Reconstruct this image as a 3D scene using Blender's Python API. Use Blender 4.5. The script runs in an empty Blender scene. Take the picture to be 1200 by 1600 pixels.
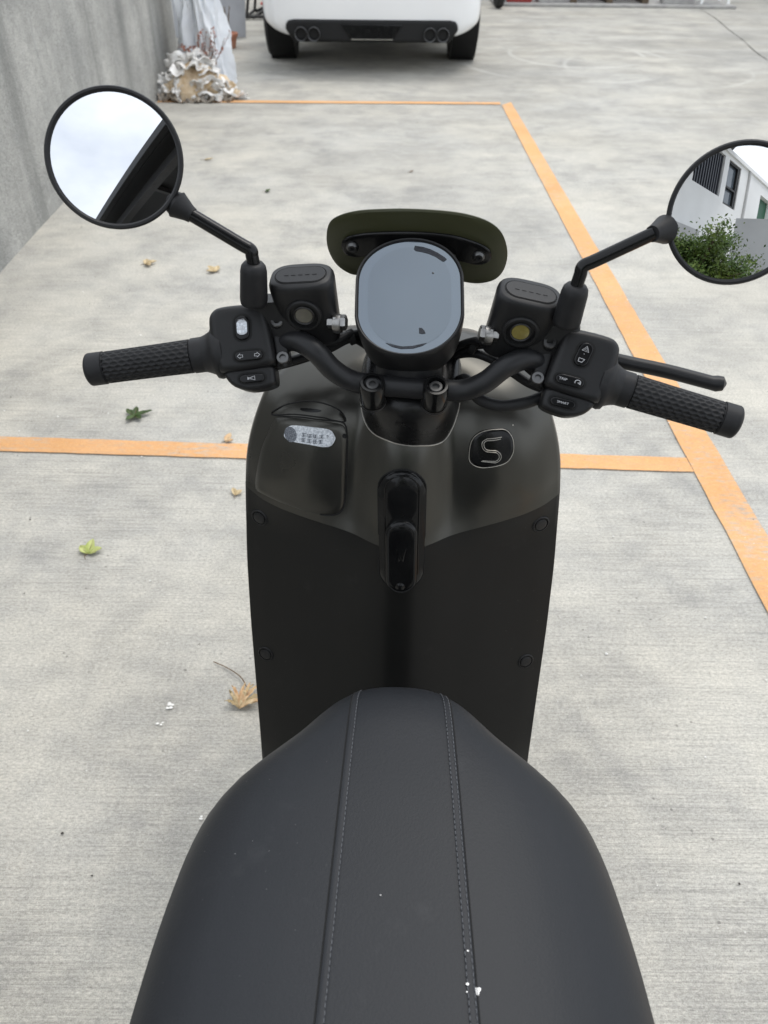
import bpy, bmesh, math, random
import numpy as np
from mathutils import Matrix, Vector
random.seed(7)
PI = math.pi
SC = bpy.context.scene
COL = SC.collection

# ------------------------------------------------------------------ camera
CAM_H, PITCH, ROLL = 1.36, math.radians(40.18), math.radians(.7)
_F = np.array([0, math.cos(PITCH), -math.sin(PITCH)])
_R0 = np.array([1., 0, 0]); _U0 = np.array([0, math.sin(PITCH), math.cos(PITCH)])
_R = math.cos(ROLL)*_R0 + math.sin(ROLL)*_U0
_U = -math.sin(ROLL)*_R0 + math.cos(ROLL)*_U0
cd = bpy.data.cameras.new('camera'); cam = bpy.data.objects.new('camera', cd); COL.objects.link(cam)
cd.sensor_fit = 'VERTICAL'; cd.sensor_height = 24.0; cd.lens = 24.0*1202/1600
cd.clip_start = .02; cd.clip_end = 600
cam.matrix_world = Matrix(((_R[0], _U[0], -_F[0], 0), (_R[1], _U[1], -_F[1], 0), (_R[2], _U[2], -_F[2], CAM_H), (0, 0, 0, 1)))
cd.dof.use_dof = True; cd.dof.focus_distance = .88; cd.dof.aperture_fstop = 6.0
SC.camera = cam

# ------------------------------------------------------------------ sky, sun, exposure
SUN_EL, SUN_AZ = math.radians(66), math.radians(40)     # azimuth clockwise from +y
w = bpy.data.worlds.new('World'); SC.world = w; w.use_nodes = True
nt = w.node_tree; N = nt.nodes; L = nt.links
bg = N['Background']; bg.inputs['Strength'].default_value = .13
sky = N.new('ShaderNodeTexSky'); sky.sky_type = 'NISHITA'; sky.sun_disc = False
sky.sun_elevation = SUN_EL; sky.sun_rotation = SUN_AZ; sky.dust_density = 2.5
tc = N.new('ShaderNodeTexCoord'); mp = N.new('ShaderNodeMapping'); mp.inputs['Scale'].default_value = (1.2, 1.2, 2.6)
ns = N.new('ShaderNodeTexNoise'); ns.inputs['Scale'].default_value = 1.6; ns.inputs['Detail'].default_value = 7; ns.inputs['Roughness'].default_value = .52
rp = N.new('ShaderNodeValToRGB'); rp.color_ramp.elements[0].position = .30; rp.color_ramp.elements[1].position = .62
rp.color_ramp.elements[0].color = (.55, .55, .55, 1); rp.color_ramp.elements[1].color = (1, 1, 1, 1)
mx = N.new('ShaderNodeMix'); mx.data_type = 'RGBA'; mx.inputs[7].default_value = (9.2, 9.7, 10.3, 1)
L.new(tc.outputs['Generated'], mp.inputs[0]); L.new(mp.outputs[0], ns.inputs[0]); L.new(ns.outputs[0], rp.inputs[0])
L.new(rp.outputs[0], mx.inputs[0]); L.new(sky.outputs[0], mx.inputs[6]); L.new(mx.outputs[2], bg.inputs['Color'])
sd = bpy.data.lights.new('sun', 'SUN'); sd.energy = 1.1; sd.angle = math.radians(28); sd.color = (1, .95, .88)
sun = bpy.data.objects.new('sun', sd); COL.objects.link(sun)
sv = Vector((math.sin(SUN_AZ)*math.cos(SUN_EL), math.cos(SUN_AZ)*math.cos(SUN_EL), math.sin(SUN_EL)))
sun.rotation_euler = sv.to_track_quat('Z', 'Y').to_euler(); sun.location = (0, 0, 8)
SC.view_settings.view_transform = 'Standard'; SC.view_settings.look = 'None'
SC.view_settings.gamma = 1; SC.view_settings.exposure = .48; SC.view_settings.use_curve_mapping = False

# ------------------------------------------------------------------ materials
MATS = {}
def mat(name, col, rough=.5, metal=0, spec=.5, ior=1.45, bump=None, var=None, coat=0, coat_rough=.05, sheen=0, trans=0):
    """bump=(scale, strength, distance[, stretch]); var=(scale, second colour[, detail])"""
    m = bpy.data.materials.new(name); m.use_nodes = True; t = m.node_tree; n = t.nodes; l = t.links
    b = n['Principled BSDF']
    b.inputs['Base Color'].default_value = (*col, 1); b.inputs['Roughness'].default_value = rough
    b.inputs['Metallic'].default_value = metal; b.inputs['Specular IOR Level'].default_value = spec; b.inputs['IOR'].default_value = ior
    b.inputs['Coat Weight'].default_value = coat; b.inputs['Coat Roughness'].default_value = coat_rough
    b.inputs['Sheen Weight'].default_value = sheen; b.inputs['Transmission Weight'].default_value = trans
    if bump or var:
        tcn = n.new('ShaderNodeTexCoord')
    if var:
        x = n.new('ShaderNodeTexNoise'); x.inputs['Scale'].default_value = var[0]; x.inputs['Detail'].default_value = 6
        r = n.new('ShaderNodeValToRGB'); r.color_ramp.elements[0].position = .35; r.color_ramp.elements[1].position = .65
        r.color_ramp.elements[0].color = (*col, 1); r.color_ramp.elements[1].color = (*var[1], 1)
        l.new(tcn.outputs['Object'], x.inputs[0]); l.new(x.outputs[0], r.inputs[0]); l.new(r.outputs[0], b.inputs['Base Color'])
        # the same mottling moves the gloss a little, as handled plastic does
        q = n.new('ShaderNodeMapRange'); q.inputs[3].default_value = max(rough-.05, .0); q.inputs[4].default_value = rough+.06
        l.new(x.outputs[0], q.inputs[0]); l.new(q.outputs[0], b.inputs['Roughness'])
    if bump:
        x = n.new('ShaderNodeTexNoise'); x.inputs['Scale'].default_value = bump[0]; x.inputs['Detail'].default_value = 3
        bp = n.new('ShaderNodeBump'); bp.inputs['Strength'].default_value = bump[1]; bp.inputs['Distance'].default_value = bump[2]
        l.new(tcn.outputs['Object'], x.inputs[0]); l.new(x.outputs[0], bp.inputs['Height']); l.new(bp.outputs[0], b.inputs['Normal'])
    MATS[name] = m; return m

mat('paint', (.060, .0585, .0525), .29, .8, .5, bump=(900, .06, .0004), var=(14, (.065, .0635, .057)))
mat('panel', (.0065, .0065, .0062), .38, 0, .24, bump=(1400, .12, .0004), var=(9, (.008, .008, .0076)))
mat('plastic', (.009, .009, .0094), .42, 0, .30, bump=(1300, .16, .0004), var=(30, (.011, .011, .0114)))
mat('stem', (.006, .006, .0063), .27, 0, .35, var=(20, (.007, .007, .0073)))
mat('gloss', (.004, .004, .0043), .16, 0, .28, var=(30, (.007, .007, .007)))
mat('alloy_black', (.010, .0103, .011), .40, 0, .32, bump=(1500, .12, .0003), var=(40, (.013, .013, .014)))
mat('rubber', (.009, .009, .0096), .52, 0, .30, bump=(700, .25, .0005), var=(60, (.013, .013, .0138)))
mat('gap', (.002, .002, .002), .8)
mat('steel', (.30, .295, .285), .33, 1, var=(200, (.22, .215, .21)))
mat('bolt_dark', (.10, .10, .10), .35, .9)
mat('seat', (.0118, .0132, .0158), .50, spec=.30, bump=(480, .34, .0006), var=(7, (.0142, .0156, .0184)))
mat('seat_band', (.014, .0152, .018), .50, 0, .3, bump=(900, .4, .0005), var=(11, (.018, .0192, .022)))
mat('thread', (.085, .088, .095), .75)
mat('icon', (.42, .42, .43), .5)
mat('badge_line', (.42, .40, .36), .35, .6)
mat('sticker', (.72, .75, .79), .42, var=(420, (.40, .43, .47)))
mat('sticker_ink', (.05, .055, .07), .5, var=(900, (.22, .24, .27)))
mat('screen', (.008, .012, .020), .035, spec=.72, ior=1.95, coat=.25, coat_rough=.02, var=(3, (.007, .008, .010)))
mat('screen_ring', (.012, .017, .028), .06, spec=.76, ior=1.95, coat=.28, var=(3, (.013, .014, .018)))
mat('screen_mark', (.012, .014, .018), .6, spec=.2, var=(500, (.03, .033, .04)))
mat('olive', (.040, .041, .020), .33, spec=.4, var=(8, (.044, .046, .023)))
mat('sight', (.16, .13, .035), .08, spec=.6, coat=.6, var=(90, (.22, .19, .06)))
mat('sight_dark', (.055, .05, .038), .12, spec=.6, coat=.6, var=(90, (.08, .075, .055)))
mat('mirror_glass', (.66, .67, .69), .0, 1)
mat('car_white', (.78, .78, .775), .22, coat=.6, var=(3, (.80, .80, .79)))
mat('car_black', (.010, .010, .010), .5, 0, .25)
mat('car_glass', (.015, .018, .02), .04, spec=.8)
mat('tyre', (.014, .014, .014), .75, bump=(180, .4, .002), var=(20, (.022, .021, .02)))
mat('chrome', (.62, .60, .56), .2, 1)
mat('red_lens', (.35, .01, .01), .15)
mat('dark_steel', (.02, .02, .021), .45, .3, var=(20, (.03, .028, .026)))
mat('render_white', (.86, .86, .84), .8, bump=(40, .2, .004), var=(1.5, (.80, .80, .78)))
mat('render_grey', (.50, .50, .49), .8, bump=(40, .2, .004), var=(1.5, (.43, .43, .42)))
mat('louvre', (.06, .065, .075), .4, .3)
mat('window_glass', (.10, .12, .14), .05, spec=.8)
mat('green_panel', (.02, .10, .05), .5)
mat('bark', (.08, .06, .04), .9, bump=(30, .6, .01), var=(8, (.12, .09, .06)))
mat('foliage', (.05, .105, .016), .55, var=(5, (.13, .18, .028)))
mat('sheet', (.74, .76, .78), .38, spec=.4, bump=(14, .5, .02), var=(5, (.66, .68, .71)))
mat('fibre', (.70, .57, .41), .9, bump=(90, .8, .012), var=(16, (.50, .36, .21)))
mat('scrap', (.82, .81, .79), .7, var=(14, (.66, .64, .61)))
mat('scrap_dirty', (.22, .20, .18), .85, var=(24, (.34, .29, .23)))
mat('rust_leaf', (.30, .10, .05), .8, var=(30, (.40, .17, .12)))
mat('terracotta', (.42, .17, .10), .8, bump=(60, .4, .004), var=(12, (.50, .25, .17)))
mat('grey_board', (.34, .345, .36), .7, var=(4, (.27, .275, .285)))
mat('red_paint', (.38, .04, .03), .5, var=(8, (.28, .03, .025)))
mat('block', (.36, .35, .33), .9, bump=(60, .5, .006), var=(10, (.28, .27, .26)))
mat('leaf_brown', (.40, .30, .16), .8, var=(60, (.56, .45, .28)))
mat('leaf_straw', (.60, .46, .28), .75, var=(50, (.52, .33, .18)))
mat('leaf_green', (.055, .10, .02), .6, var=(60, (.03, .055, .012)))
mat('leaf_lime', (.30, .36, .08), .6, var=(60, (.44, .47, .18)))
mat('twig', (.15, .10, .06), .8)
mat('grit_dark', (.05, .045, .04), .9)
mat('grit_white', (.78, .77, .74), .8)

def specks(name, scale, thr, col, amt, gate=3.):
    """dust and rubbed spots: sparse pale dots plus a few soft smudges over a finished material"""
    t = MATS[name].node_tree; n = t.nodes; l = t.links; b = n['Principled BSDF']; src = b.inputs['Base Color'].links[0].from_socket
    tcn = n.new('ShaderNodeTexCoord'); v = n.new('ShaderNodeTexVoronoi'); v.inputs['Scale'].default_value = scale; l.new(tcn.outputs['Object'], v.inputs[0])
    lt = n.new('ShaderNodeMath'); lt.operation = 'LESS_THAN'; lt.inputs[1].default_value = thr; l.new(v.outputs[0], lt.inputs[0])
    x = n.new('ShaderNodeTexNoise'); x.inputs['Scale'].default_value = gate; x.inputs['Detail'].default_value = 4; l.new(tcn.outputs['Object'], x.inputs[0])
    r = n.new('ShaderNodeValToRGB'); r.color_ramp.elements[0].position = .50; r.color_ramp.elements[1].position = .64; l.new(x.outputs[0], r.inputs[0])
    m1 = n.new('ShaderNodeMath'); m1.operation = 'MULTIPLY'; l.new(lt.outputs[0], m1.inputs[0]); l.new(r.outputs[0], m1.inputs[1])
    s_ = n.new('ShaderNodeTexNoise'); s_.inputs['Scale'].default_value = gate*5; s_.inputs['Detail'].default_value = 6; s_.inputs['Roughness'].default_value = .7; l.new(tcn.outputs['Object'], s_.inputs[0])
    r2 = n.new('ShaderNodeValToRGB'); r2.color_ramp.elements[0].position = .60; r2.color_ramp.elements[1].position = .78; r2.color_ramp.elements[1].color = (.10, .10, .10, 1); l.new(s_.outputs[0], r2.inputs[0])
    ad = n.new('ShaderNodeMath'); ad.operation = 'ADD'; l.new(m1.outputs[0], ad.inputs[0]); l.new(r2.outputs[0], ad.inputs[1])
    m2 = n.new('ShaderNodeMath'); m2.operation = 'MULTIPLY'; m2.inputs[1].default_value = amt; l.new(ad.outputs[0], m2.inputs[0])
    k = n.new('ShaderNodeMix'); k.data_type = 'RGBA'; l.new(m2.outputs[0], k.inputs[0]); l.new(src, k.inputs[6]); k.inputs[7].default_value = (*col, 1); l.new(k.outputs[2], b.inputs['Base Color'])
specks('seat', 90, .05, (.20, .20, .20), .5)
specks('panel', 80, .04, (.16, .16, .15), .5)
specks('paint', 80, .035, (.20, .20, .18), .4)
specks('plastic', 120, .045, (.16, .16, .16), .4, 8.)
specks('rubber', 140, .05, (.16, .16, .16), .4, 9.)
for q_ in ('screen', 'screen_ring'): MATS[q_].node_tree.nodes['Principled BSDF'].inputs['Specular Tint'].default_value = (.78, .90, 1, 1)
def nodes_mat(name):
    m = bpy.data.materials.new(name); m.use_nodes = True; MATS[name] = m
    return m, m.node_tree.nodes, m.node_tree.links, m.node_tree.nodes['Principled BSDF']
def nz(n, l, vec, scale, detail=5, rough=.55, sc=None, rot=0):
    if sc or rot:
        q = n.new('ShaderNodeMapping'); q.inputs['Scale'].default_value = sc or (1, 1, 1); q.inputs['Rotation'].default_value = (0, 0, rot)
        l.new(vec, q.inputs[0]); vec = q.outputs[0]
    x = n.new('ShaderNodeTexNoise'); x.inputs['Scale'].default_value = scale; x.inputs['Detail'].default_value = detail; x.inputs['Roughness'].default_value = rough
    l.new(vec, x.inputs[0]); return x.outputs[0]
def ramp(n, l, v, a, b, ca=(0, 0, 0), cb=(1, 1, 1)):
    r = n.new('ShaderNodeValToRGB'); r.color_ramp.elements[0].position = a; r.color_ramp.elements[1].position = b
    r.color_ramp.elements[0].color = (*ca, 1); r.color_ramp.elements[1].color = (*cb, 1); l.new(v, r.inputs[0]); return r.outputs[0]
def mixc(n, l, f, a, b, mode='MIX'):
    x = n.new('ShaderNodeMix'); x.data_type = 'RGBA'; x.blend_type = mode
    for i, v in ((0, f), (6, a), (7, b)):
        if hasattr(v, 'links'): l.new(v, x.inputs[i])
        elif i == 0: x.inputs[0].default_value = v
        else: x.inputs[i].default_value = (*v, 1)
    return x.outputs[2]
def math_(n, l, op, a, b=None):
    x = n.new('ShaderNodeMath'); x.operation = op
    for i, v in enumerate((a, b)):
        if v is None: continue
        if hasattr(v, 'links'): l.new(v, x.inputs[i])
        else: x.inputs[i].default_value = v
    return x.outputs[0]

def concrete(name, base, dark, warm, broom=1.0, paint=None):
    """brushed concrete slab: fine left-right broom lines, soft blotches, pits and pale grit; optional worn paint coat"""
    m, n, l, b = nodes_mat(name)
    co = n.new('ShaderNodeNewGeometry').outputs['Position']
    blot = ramp(n, l, nz(n, l, co, .9, 6, .62, (1, 1.15, 1)), .38, .62)
    blot2 = ramp(n, l, nz(n, l, co, 3.4, 7, .66, (1, 1.1, 1)), .42, .66)
    blot3 = ramp(n, l, nz(n, l, co, 13, 6, .7, (1, 1.1, 1)), .44, .66)
    c = mixc(n, l, blot, base, warm)
    c = mixc(n, l, math_(n, l, 'MULTIPLY', blot2, .62), c, dark)
    c = mixc(n, l, math_(n, l, 'MULTIPLY', blot3, .32), c, tuple(min(1, v*1.16) for v in warm))
    big = ramp(n, l, nz(n, l, co, .38, 4, .55), .50, .66)
    c = mixc(n, l, math_(n, l, 'MULTIPLY', big, .50), c, dark)
    # tyre dirt worked into the bay and aisle farther off
    sep = n.new('ShaderNodeSeparateXYZ'); l.new(co, sep.inputs[0])
    far = n.new('ShaderNodeMapRange'); far.interpolation_type = 'SMOOTHSTEP'; far.inputs[1].default_value = 3.0; far.inputs[2].default_value = 7.5; l.new(sep.outputs[1], far.inputs[0])
    dirt = ramp(n, l, nz(n, l, co, 1.15, 7, .68, (.7, 1.9, 1)), .44, .62)
    c = mixc(n, l, math_(n, l, 'MULTIPLY', math_(n, l, 'MULTIPLY', far.outputs[0], math_(n, l, 'ADD', math_(n, l, 'MULTIPLY', dirt, .7), .3)), .60), c, (.215, .205, .182))
    # a few old drip stains
    drip = ramp(n, l, nz(n, l, co, 1.5, 6, .64, (1, 1.2, 1)), .58, .70)
    c = mixc(n, l, math_(n, l, 'MULTIPLY', drip, .50), c, (.20, .20, .195))
    # broom lines: noise squeezed across the sweep
    st = nz(n, l, co, 1, 6, .66, (5.5, 170, 1), math.radians(-.8))
    st2 = nz(n, l, co, 1, 5, .65, (3.2, 460, 1), math.radians(-.8))
    stm = math_(n, l, 'MULTIPLY', math_(n, l, 'ADD', st, st2), .5)
    patch = ramp(n, l, nz(n, l, co, 1.5, 5, .6), .38, .64, (.12, .12, .12), (1, 1, 1))
    # the strip poured last, near and to the right, kept its broom finish best
    bx = n.new('ShaderNodeMapRange'); bx.interpolation_type = 'SMOOTHSTEP'; bx.inputs[1].default_value = -.1; bx.inputs[2].default_value = .7; l.new(sep.outputs[0], bx.inputs[0])
    by = n.new('ShaderNodeMapRange'); by.interpolation_type = 'SMOOTHSTEP'; by.inputs[1].default_value = 2.6; by.inputs[2].default_value = 1.2; l.new(sep.outputs[1], by.inputs[0])
    keep = math_(n, l, 'MULTIPLY', math_(n, l, 'MULTIPLY', bx.outputs[0], by.outputs[0]), math_(n, l, 'ADD', .55, math_(n, l, 'MULTIPLY', patch, .45)))
    patch = math_(n, l, 'MAXIMUM', patch, keep)
    lines = ramp(n, l, stm, .41, .53)
    scr = ramp(n, l, nz(n, l, co, 1, 3, .5, (1.3, 260, 1), math.radians(-1.2)), .60, .68)
    f0 = math_(n, l, 'MULTIPLY', math_(n, l, 'MULTIPLY', patch, .46*broom), math_(n, l, 'SUBTRACT', 1.0, lines))
    f = math_(n, l, 'MAXIMUM', f0, math_(n, l, 'MULTIPLY', math_(n, l, 'MULTIPLY', scr, patch), .34*broom))
    c = mixc(n, l, f, c, tuple(.50*v for v in dark))
    pale = math_(n, l, 'MULTIPLY', ramp(n, l, st, .60, .74), math_(n, l, 'MULTIPLY', patch, .35*broom))
    c = mixc(n, l, pale, c, (.60, .59, .55))
    if paint:
        wear = nz(n, l, co, 26, 6, .7, (1, 3, 1)); wear2 = nz(n, l, co, 2.2, 4, .6)
        wv = math_(n, l, 'ADD', math_(n, l, 'MULTIPLY', wear, .62), math_(n, l, 'MULTIPLY', wear2, .38))
        k = ramp(n, l, wv, .36, .48, (.26, .26, .26), (.97, .97, .97))
        k2 = math_(n, l, 'MULTIPLY', k, math_(n, l, 'SUBTRACT', 1.0, math_(n, l, 'MULTIPLY', f, .9)))
        pc = mixc(n, l, ramp(n, l, nz(n, l, co, 3, 4, .6), .35, .65), paint, tuple(min(1, v*1.12+.02) for v in paint))
        c = mixc(n, l, k2, c, pc)
    # pits and pale flecks
    pit = n.new('ShaderNodeTexVoronoi'); pit.inputs['Scale'].default_value = 34; l.new(co, pit.inputs[0])
    gate = ramp(n, l, nz(n, l, co, 6, 2), .56, .62)
    pk = math_(n, l, 'MULTIPLY', math_(n, l, 'LESS_THAN', pit.outputs[0], .10), gate)
    c = mixc(n, l, math_(n, l, 'MULTIPLY', pk, .55), c, (.07, .065, .06))
    fl = n.new('ShaderNodeTexVoronoi'); fl.inputs['Scale'].default_value = 55; l.new(co, fl.inputs[0])
    gate2 = ramp(n, l, nz(n, l, co, 3.1, 2), .54, .60)
    fk = math_(n, l, 'MULTIPLY', math_(n, l, 'LESS_THAN', fl.outputs[0], .09), gate2)
    c = mixc(n, l, math_(n, l, 'MULTIPLY', fk, .7), c, (.62, .61, .58))
    gr = nz(n, l, co, 420, 3, .7)
    gr2 = nz(n, l, co, 120, 4, .72, (1, 1.7, 1))
    c = mixc(n, l, .22 if paint else .55, c, ramp(n, l, gr2, .28, .72, (.22, .22, .22), (.78, .78, .78)), 'OVERLAY')
    c = mixc(n, l, .3 if paint else .62, c, ramp(n, l, gr, .2, .8, (.18, .18, .18), (.80, .80, .80)), 'OVERLAY')
    if not paint:
        # old tyre scrub rings on the far slab, drying stains by the parked car
        for (cx, cy, r0, wd, amt) in ((1.75, 8.3, .62, .035, .55), (1.60, 8.0, .95, .05, .40), (2.35, 7.7, .80, .03, .3)):
            d = n.new('ShaderNodeVectorMath'); d.operation = 'DISTANCE'; l.new(co, d.inputs[0]); d.inputs[1].default_value = (cx, cy, 0)
            e = math_(n, l, 'ABSOLUTE', math_(n, l, 'SUBTRACT', d.outputs['Value'], r0))
            k = math_(n, l, 'MULTIPLY', ramp(n, l, e, 0, wd, (1, 1, 1), (0, 0, 0)), ramp(n, l, nz(n, l, co, 1.1, 4), .45, .62))
            c = mixc(n, l, math_(n, l, 'MULTIPLY', k, amt), c, (.62, .61, .57))
    l.new(c, b.inputs['Base Color']); b.inputs['Roughness'].default_value = .86; b.inputs['Specular IOR Level'].default_value = .3
    bp = n.new('ShaderNodeBump'); bp.inputs['Strength'].default_value = .55; bp.inputs['Distance'].default_value = .0035
    h = math_(n, l, 'ADD', math_(n, l, 'MULTIPLY', stm, broom), math_(n, l, 'MULTIPLY', gr, .35))
    l.new(h, bp.inputs['Height']); l.new(bp.outputs[0], b.inputs['Normal'])
    return m
concrete('ground_concrete', (.448, .436, .400), (.252, .248, .234), (.498, .472, .410))
concrete('line_paint', (.430, .418, .384), (.245, .241, .228), (.480, .455, .395), .8, (.60, .315, .125))

def wall_concrete():
    m, n, l, b = nodes_mat('wall_concrete')
    co = n.new('ShaderNodeNewGeometry').outputs['Position']
    c = mixc(n, l, ramp(n, l, nz(n, l, co, 2.4, 6, .6), .35, .65), (.29, .288, .272), (.45, .442, .412))
    run = ramp(n, l, nz(n, l, co, 1, 5, .6, (3.4, 3.4, .22)), .46, .66)      # rain runs down the face
    c = mixc(n, l, math_(n, l, 'MULTIPLY', run, .62), c, (.165, .167, .158))
    run2 = ramp(n, l, nz(n, l, co, 1, 5, .6, (9, 9, .5)), .52, .68)
    c = mixc(n, l, math_(n, l, 'MULTIPLY', run2, .35), c, (.43, .43, .41))
    gr = nz(n, l, co, 160, 4, .75)
    c = mixc(n, l, .75, c, ramp(n, l, gr, .30, .70, (.16, .16, .16), (.84, .84, .84)), 'OVERLAY')
    c = mixc(n, l, math_(n, l, 'MULTIPLY', ramp(n, l, nz(n, l, co, 24, 6, .72), .50, .68), .38), c, (.17, .17, .16))
    l.new(c, b.inputs['Base Color']); b.inputs['Roughness'].default_value = .92
    bp = n.new('ShaderNodeBump'); bp.inputs['Strength'].default_value = .8; bp.inputs['Distance'].default_value = .006
    l.new(math_(n, l, 'ADD', gr, nz(n, l, co, 30, 4)), bp.inputs['Height']); l.new(bp.outputs[0], b.inputs['Normal'])
wall_concrete()

# ------------------------------------------------------------------ mesh helpers
class MB:
    """collects shapes for ONE mesh object"""
    def __init__(s): s.v = []; s.f = []
    def add(s, V, Fc):
        o = len(s.v); s.v += [tuple(float(q) for q in p) for p in V]; s.f += [tuple(o+i for i in f) for f in Fc]; return s
    def loft(s, rings, close=True, caps=True):
        m = len(rings[0]); V = [p for r in rings for p in r]; Fc = []
        for i in range(len(rings)-1):
            for j in range(m if close else m-1):
                k = (j+1) % m; Fc.append((i*m+j, i*m+k, (i+1)*m+k, (i+1)*m+j))
        if caps and close:
            Fc.append(tuple(range(m))[::-1]); Fc.append(tuple(range((len(rings)-1)*m, len(rings)*m)))
        return s.add(V, Fc)
    def tube(s, pts, r, seg=16, caps=True):
        P = [np.array(p, float) for p in pts]; n = len(P); rs = r if hasattr(r, '__len__') else [r]*n
        T = []
        for i in range(n):
            t = P[min(i+1, n-1)]-P[max(i-1, 0)]; T.append(t/np.linalg.norm(t))
        a = np.cross(T[0], [0, 0, 1.]);
        if np.linalg.norm(a) < .1: a = np.cross(T[0], [1., 0, 0])
        a /= np.linalg.norm(a); rings = []
        for i in range(n):
            a = a-T[i]*(a@T[i]); a /= np.linalg.norm(a); b = np.cross(T[i], a)
            rings.append([P[i]+rs[i]*(math.cos(q)*a+math.sin(q)*b) for q in np.linspace(0, 2*PI, seg, endpoint=False)])
        return s.loft(rings, True, caps)
    def lathe(s, o, ax, prof, seg=32, caps=True):
        """prof: (distance along axis, radius)"""
        o = np.array(o, float); ax = np.array(ax, float); ax /= np.linalg.norm(ax)
        a = np.cross(ax, [0, 0, 1.]);
        if np.linalg.norm(a) < .1: a = np.cross(ax, [1., 0, 0])
        a /= np.linalg.norm(a); b = np.cross(ax, a)
        rings = [[o+ax*d+r*(math.cos(q)*a+math.sin(q)*b) for q in np.linspace(0, 2*PI, seg, endpoint=False)] for d, r in prof]
        return s.loft(rings, True, caps)
    def prism(s, fr, poly, w0, w1, round_=0, steps=3):
        """polygon (u,v) extruded along w in frame fr; round_ > 0 rolls the outer edge at w1"""
        P = [np.array(p, float) for p in poly]; c = sum(P)/len(P)
        lo, hi = np.min(P, axis=0), np.max(P, axis=0); mid = (lo+hi)/2; hx = (hi-lo)/2
        def inset(d): return [mid+(p-mid)*(1-abs(d)/hx) for p in P]
        area = sum(P[i-1][0]*P[i][1]-P[i][0]*P[i-1][1] for i in range(len(P)))
        sg = 1 if area > 0 else -1
        rings = [[fr(p[0], p[1], w0) for p in P]]
        if round_:
            for k in range(steps+1):
                q = k/steps*PI/2; rings.append([fr(p[0], p[1], w1-round_+round_*math.sin(q)) for p in inset(sg*round_*(1-math.cos(q)))])
            rings.append([fr(p[0], p[1], w1) for p in inset(sg*round_*1.3)])
        else: rings.append([fr(p[0], p[1], w1) for p in P])
        return s.loft(rings)
    def box(s, x0, x1, y0, y1, z0, z1):
        V = [(x, y, z) for z in (z0, z1) for y in (y0, y1) for x in (x0, x1)]
        return s.add(V, [(0, 2, 3, 1), (4, 5, 7, 6), (0, 1, 5, 4), (2, 6, 7, 3), (0, 4, 6, 2), (1, 3, 7, 5)])
    def build(s, name, m, parent=None, xf=None, smooth=True, bevel=0, seg=3, sub=0, angle=38):
        V = s.v if xf is None else [tuple(xf(p)) for p in s.v]
        me = bpy.data.meshes.new(name); me.from_pydata(V, [], s.f); me.update()
        bm = bmesh.new(); bm.from_mesh(me); bmesh.ops.recalc_face_normals(bm, faces=bm.faces); bm.to_mesh(me); bm.free()
        if smooth:
            me.shade_smooth()
            if not bevel and not sub: me.set_sharp_from_angle(angle=math.radians(angle))
        me.materials.append(MATS[m])
        o = bpy.data.objects.new(name, me); COL.objects.link(o); o.parent = parent
        if bevel:
            q = o.modifiers.new('bevel', 'BEVEL'); q.width = bevel; q.segments = seg; q.limit_method = 'ANGLE'; q.angle_limit = math.radians(32); q.harden_normals = True
        if sub:
            q = o.modifiers.new('sub', 'SUBSURF'); q.levels = sub; q.render_levels = sub
        return o
def frame(o, u, v):
    o = np.array(o, float); u = np.array(u, float); u /= np.linalg.norm(u); v = np.array(v, float); v -= u*(u@v); v /= np.linalg.norm(v); w_ = np.cross(u, v)
    return lambda a, b, c=0: o+a*u+b*v+c*w_
def stadium(w_, h, n=10, sq=0):
    """w_ x h pill; long side whichever is longer"""
    out = []
    if w_ >= h:
        r = h/2
        for c, a0 in ((w_/2-r, -PI/2), (-(w_/2-r), PI/2)):
            out += [(c+r*math.cos(a0+PI*k/n), r*math.sin(a0+PI*k/n)) for k in range(n+1)]
    else:
        out = [(y, -x) for x, y in stadium(h, w_, n)][::-1]
    return out
def chaikin(P, n=2):
    P = [np.array(p, float) for p in P]
    for _ in range(n): P = [q for i in range(len(P)) for q in (P[i]*.75+P[(i+1) % len(P)]*.25, P[i]*.25+P[(i+1) % len(P)]*.75)]
    return P
def sround(w_, h, e=3., n=48):
    """superellipse outline"""
    return [(w_/2*math.copysign(abs(math.cos(q))**(2/e), math.cos(q)), h/2*math.copysign(abs(math.sin(q))**(2/e), math.sin(q))) for q in np.linspace(0, 2*PI, n, endpoint=False)]
def smoothpath(pts, n=8):
    P = [np.array(p, float) for p in pts]; P = [2*P[0]-P[1]]+P+[2*P[-1]-P[-2]]; out = []
    for i in range(1, len(P)-2):
        for k in range(n):
            t = k/n; a, b, c, d = P[i-1], P[i], P[i+1], P[i+2]
            out.append(.5*(2*b+(c-a)*t+(2*a-5*b+4*c-d)*t*t+(3*b-a-3*c+d)*t**3))
    out.append(P[-2]); return out
def closedpath(pts, n=6):
    P = [np.array(p, float) for p in pts]; m = len(P); out = []
    for i in range(m):
        a, b, c, d = P[i-1], P[i], P[(i+1) % m], P[(i+2) % m]
        for k in range(n):
            t = k/n; out.append(.5*(2*b+(c-a)*t+(2*a-5*b+4*c-d)*t*t+(3*b-a-3*c+d)*t**3))
    return out
def text_mb(txt, size, fr, lift=0):
    """lettering as flat mesh laid in a frame, centred"""
    cu = bpy.data.curves.new('lettering', 'FONT'); cu.body = txt; cu.size = size; cu.align_x = 'CENTER'; cu.align_y = 'CENTER'
    ob = bpy.data.objects.new('lettering', cu); COL.objects.link(ob)
    me = bpy.data.meshes.new_from_object(ob.evaluated_get(bpy.context.evaluated_depsgraph_get()))
    m = MB().add([fr(v.co.x, v.co.y, lift) for v in me.vertices], [tuple(p.vertices) for p in me.polygons])
    bpy.data.objects.remove(ob); bpy.data.curves.remove(cu); bpy.data.meshes.remove(me); return m
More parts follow.
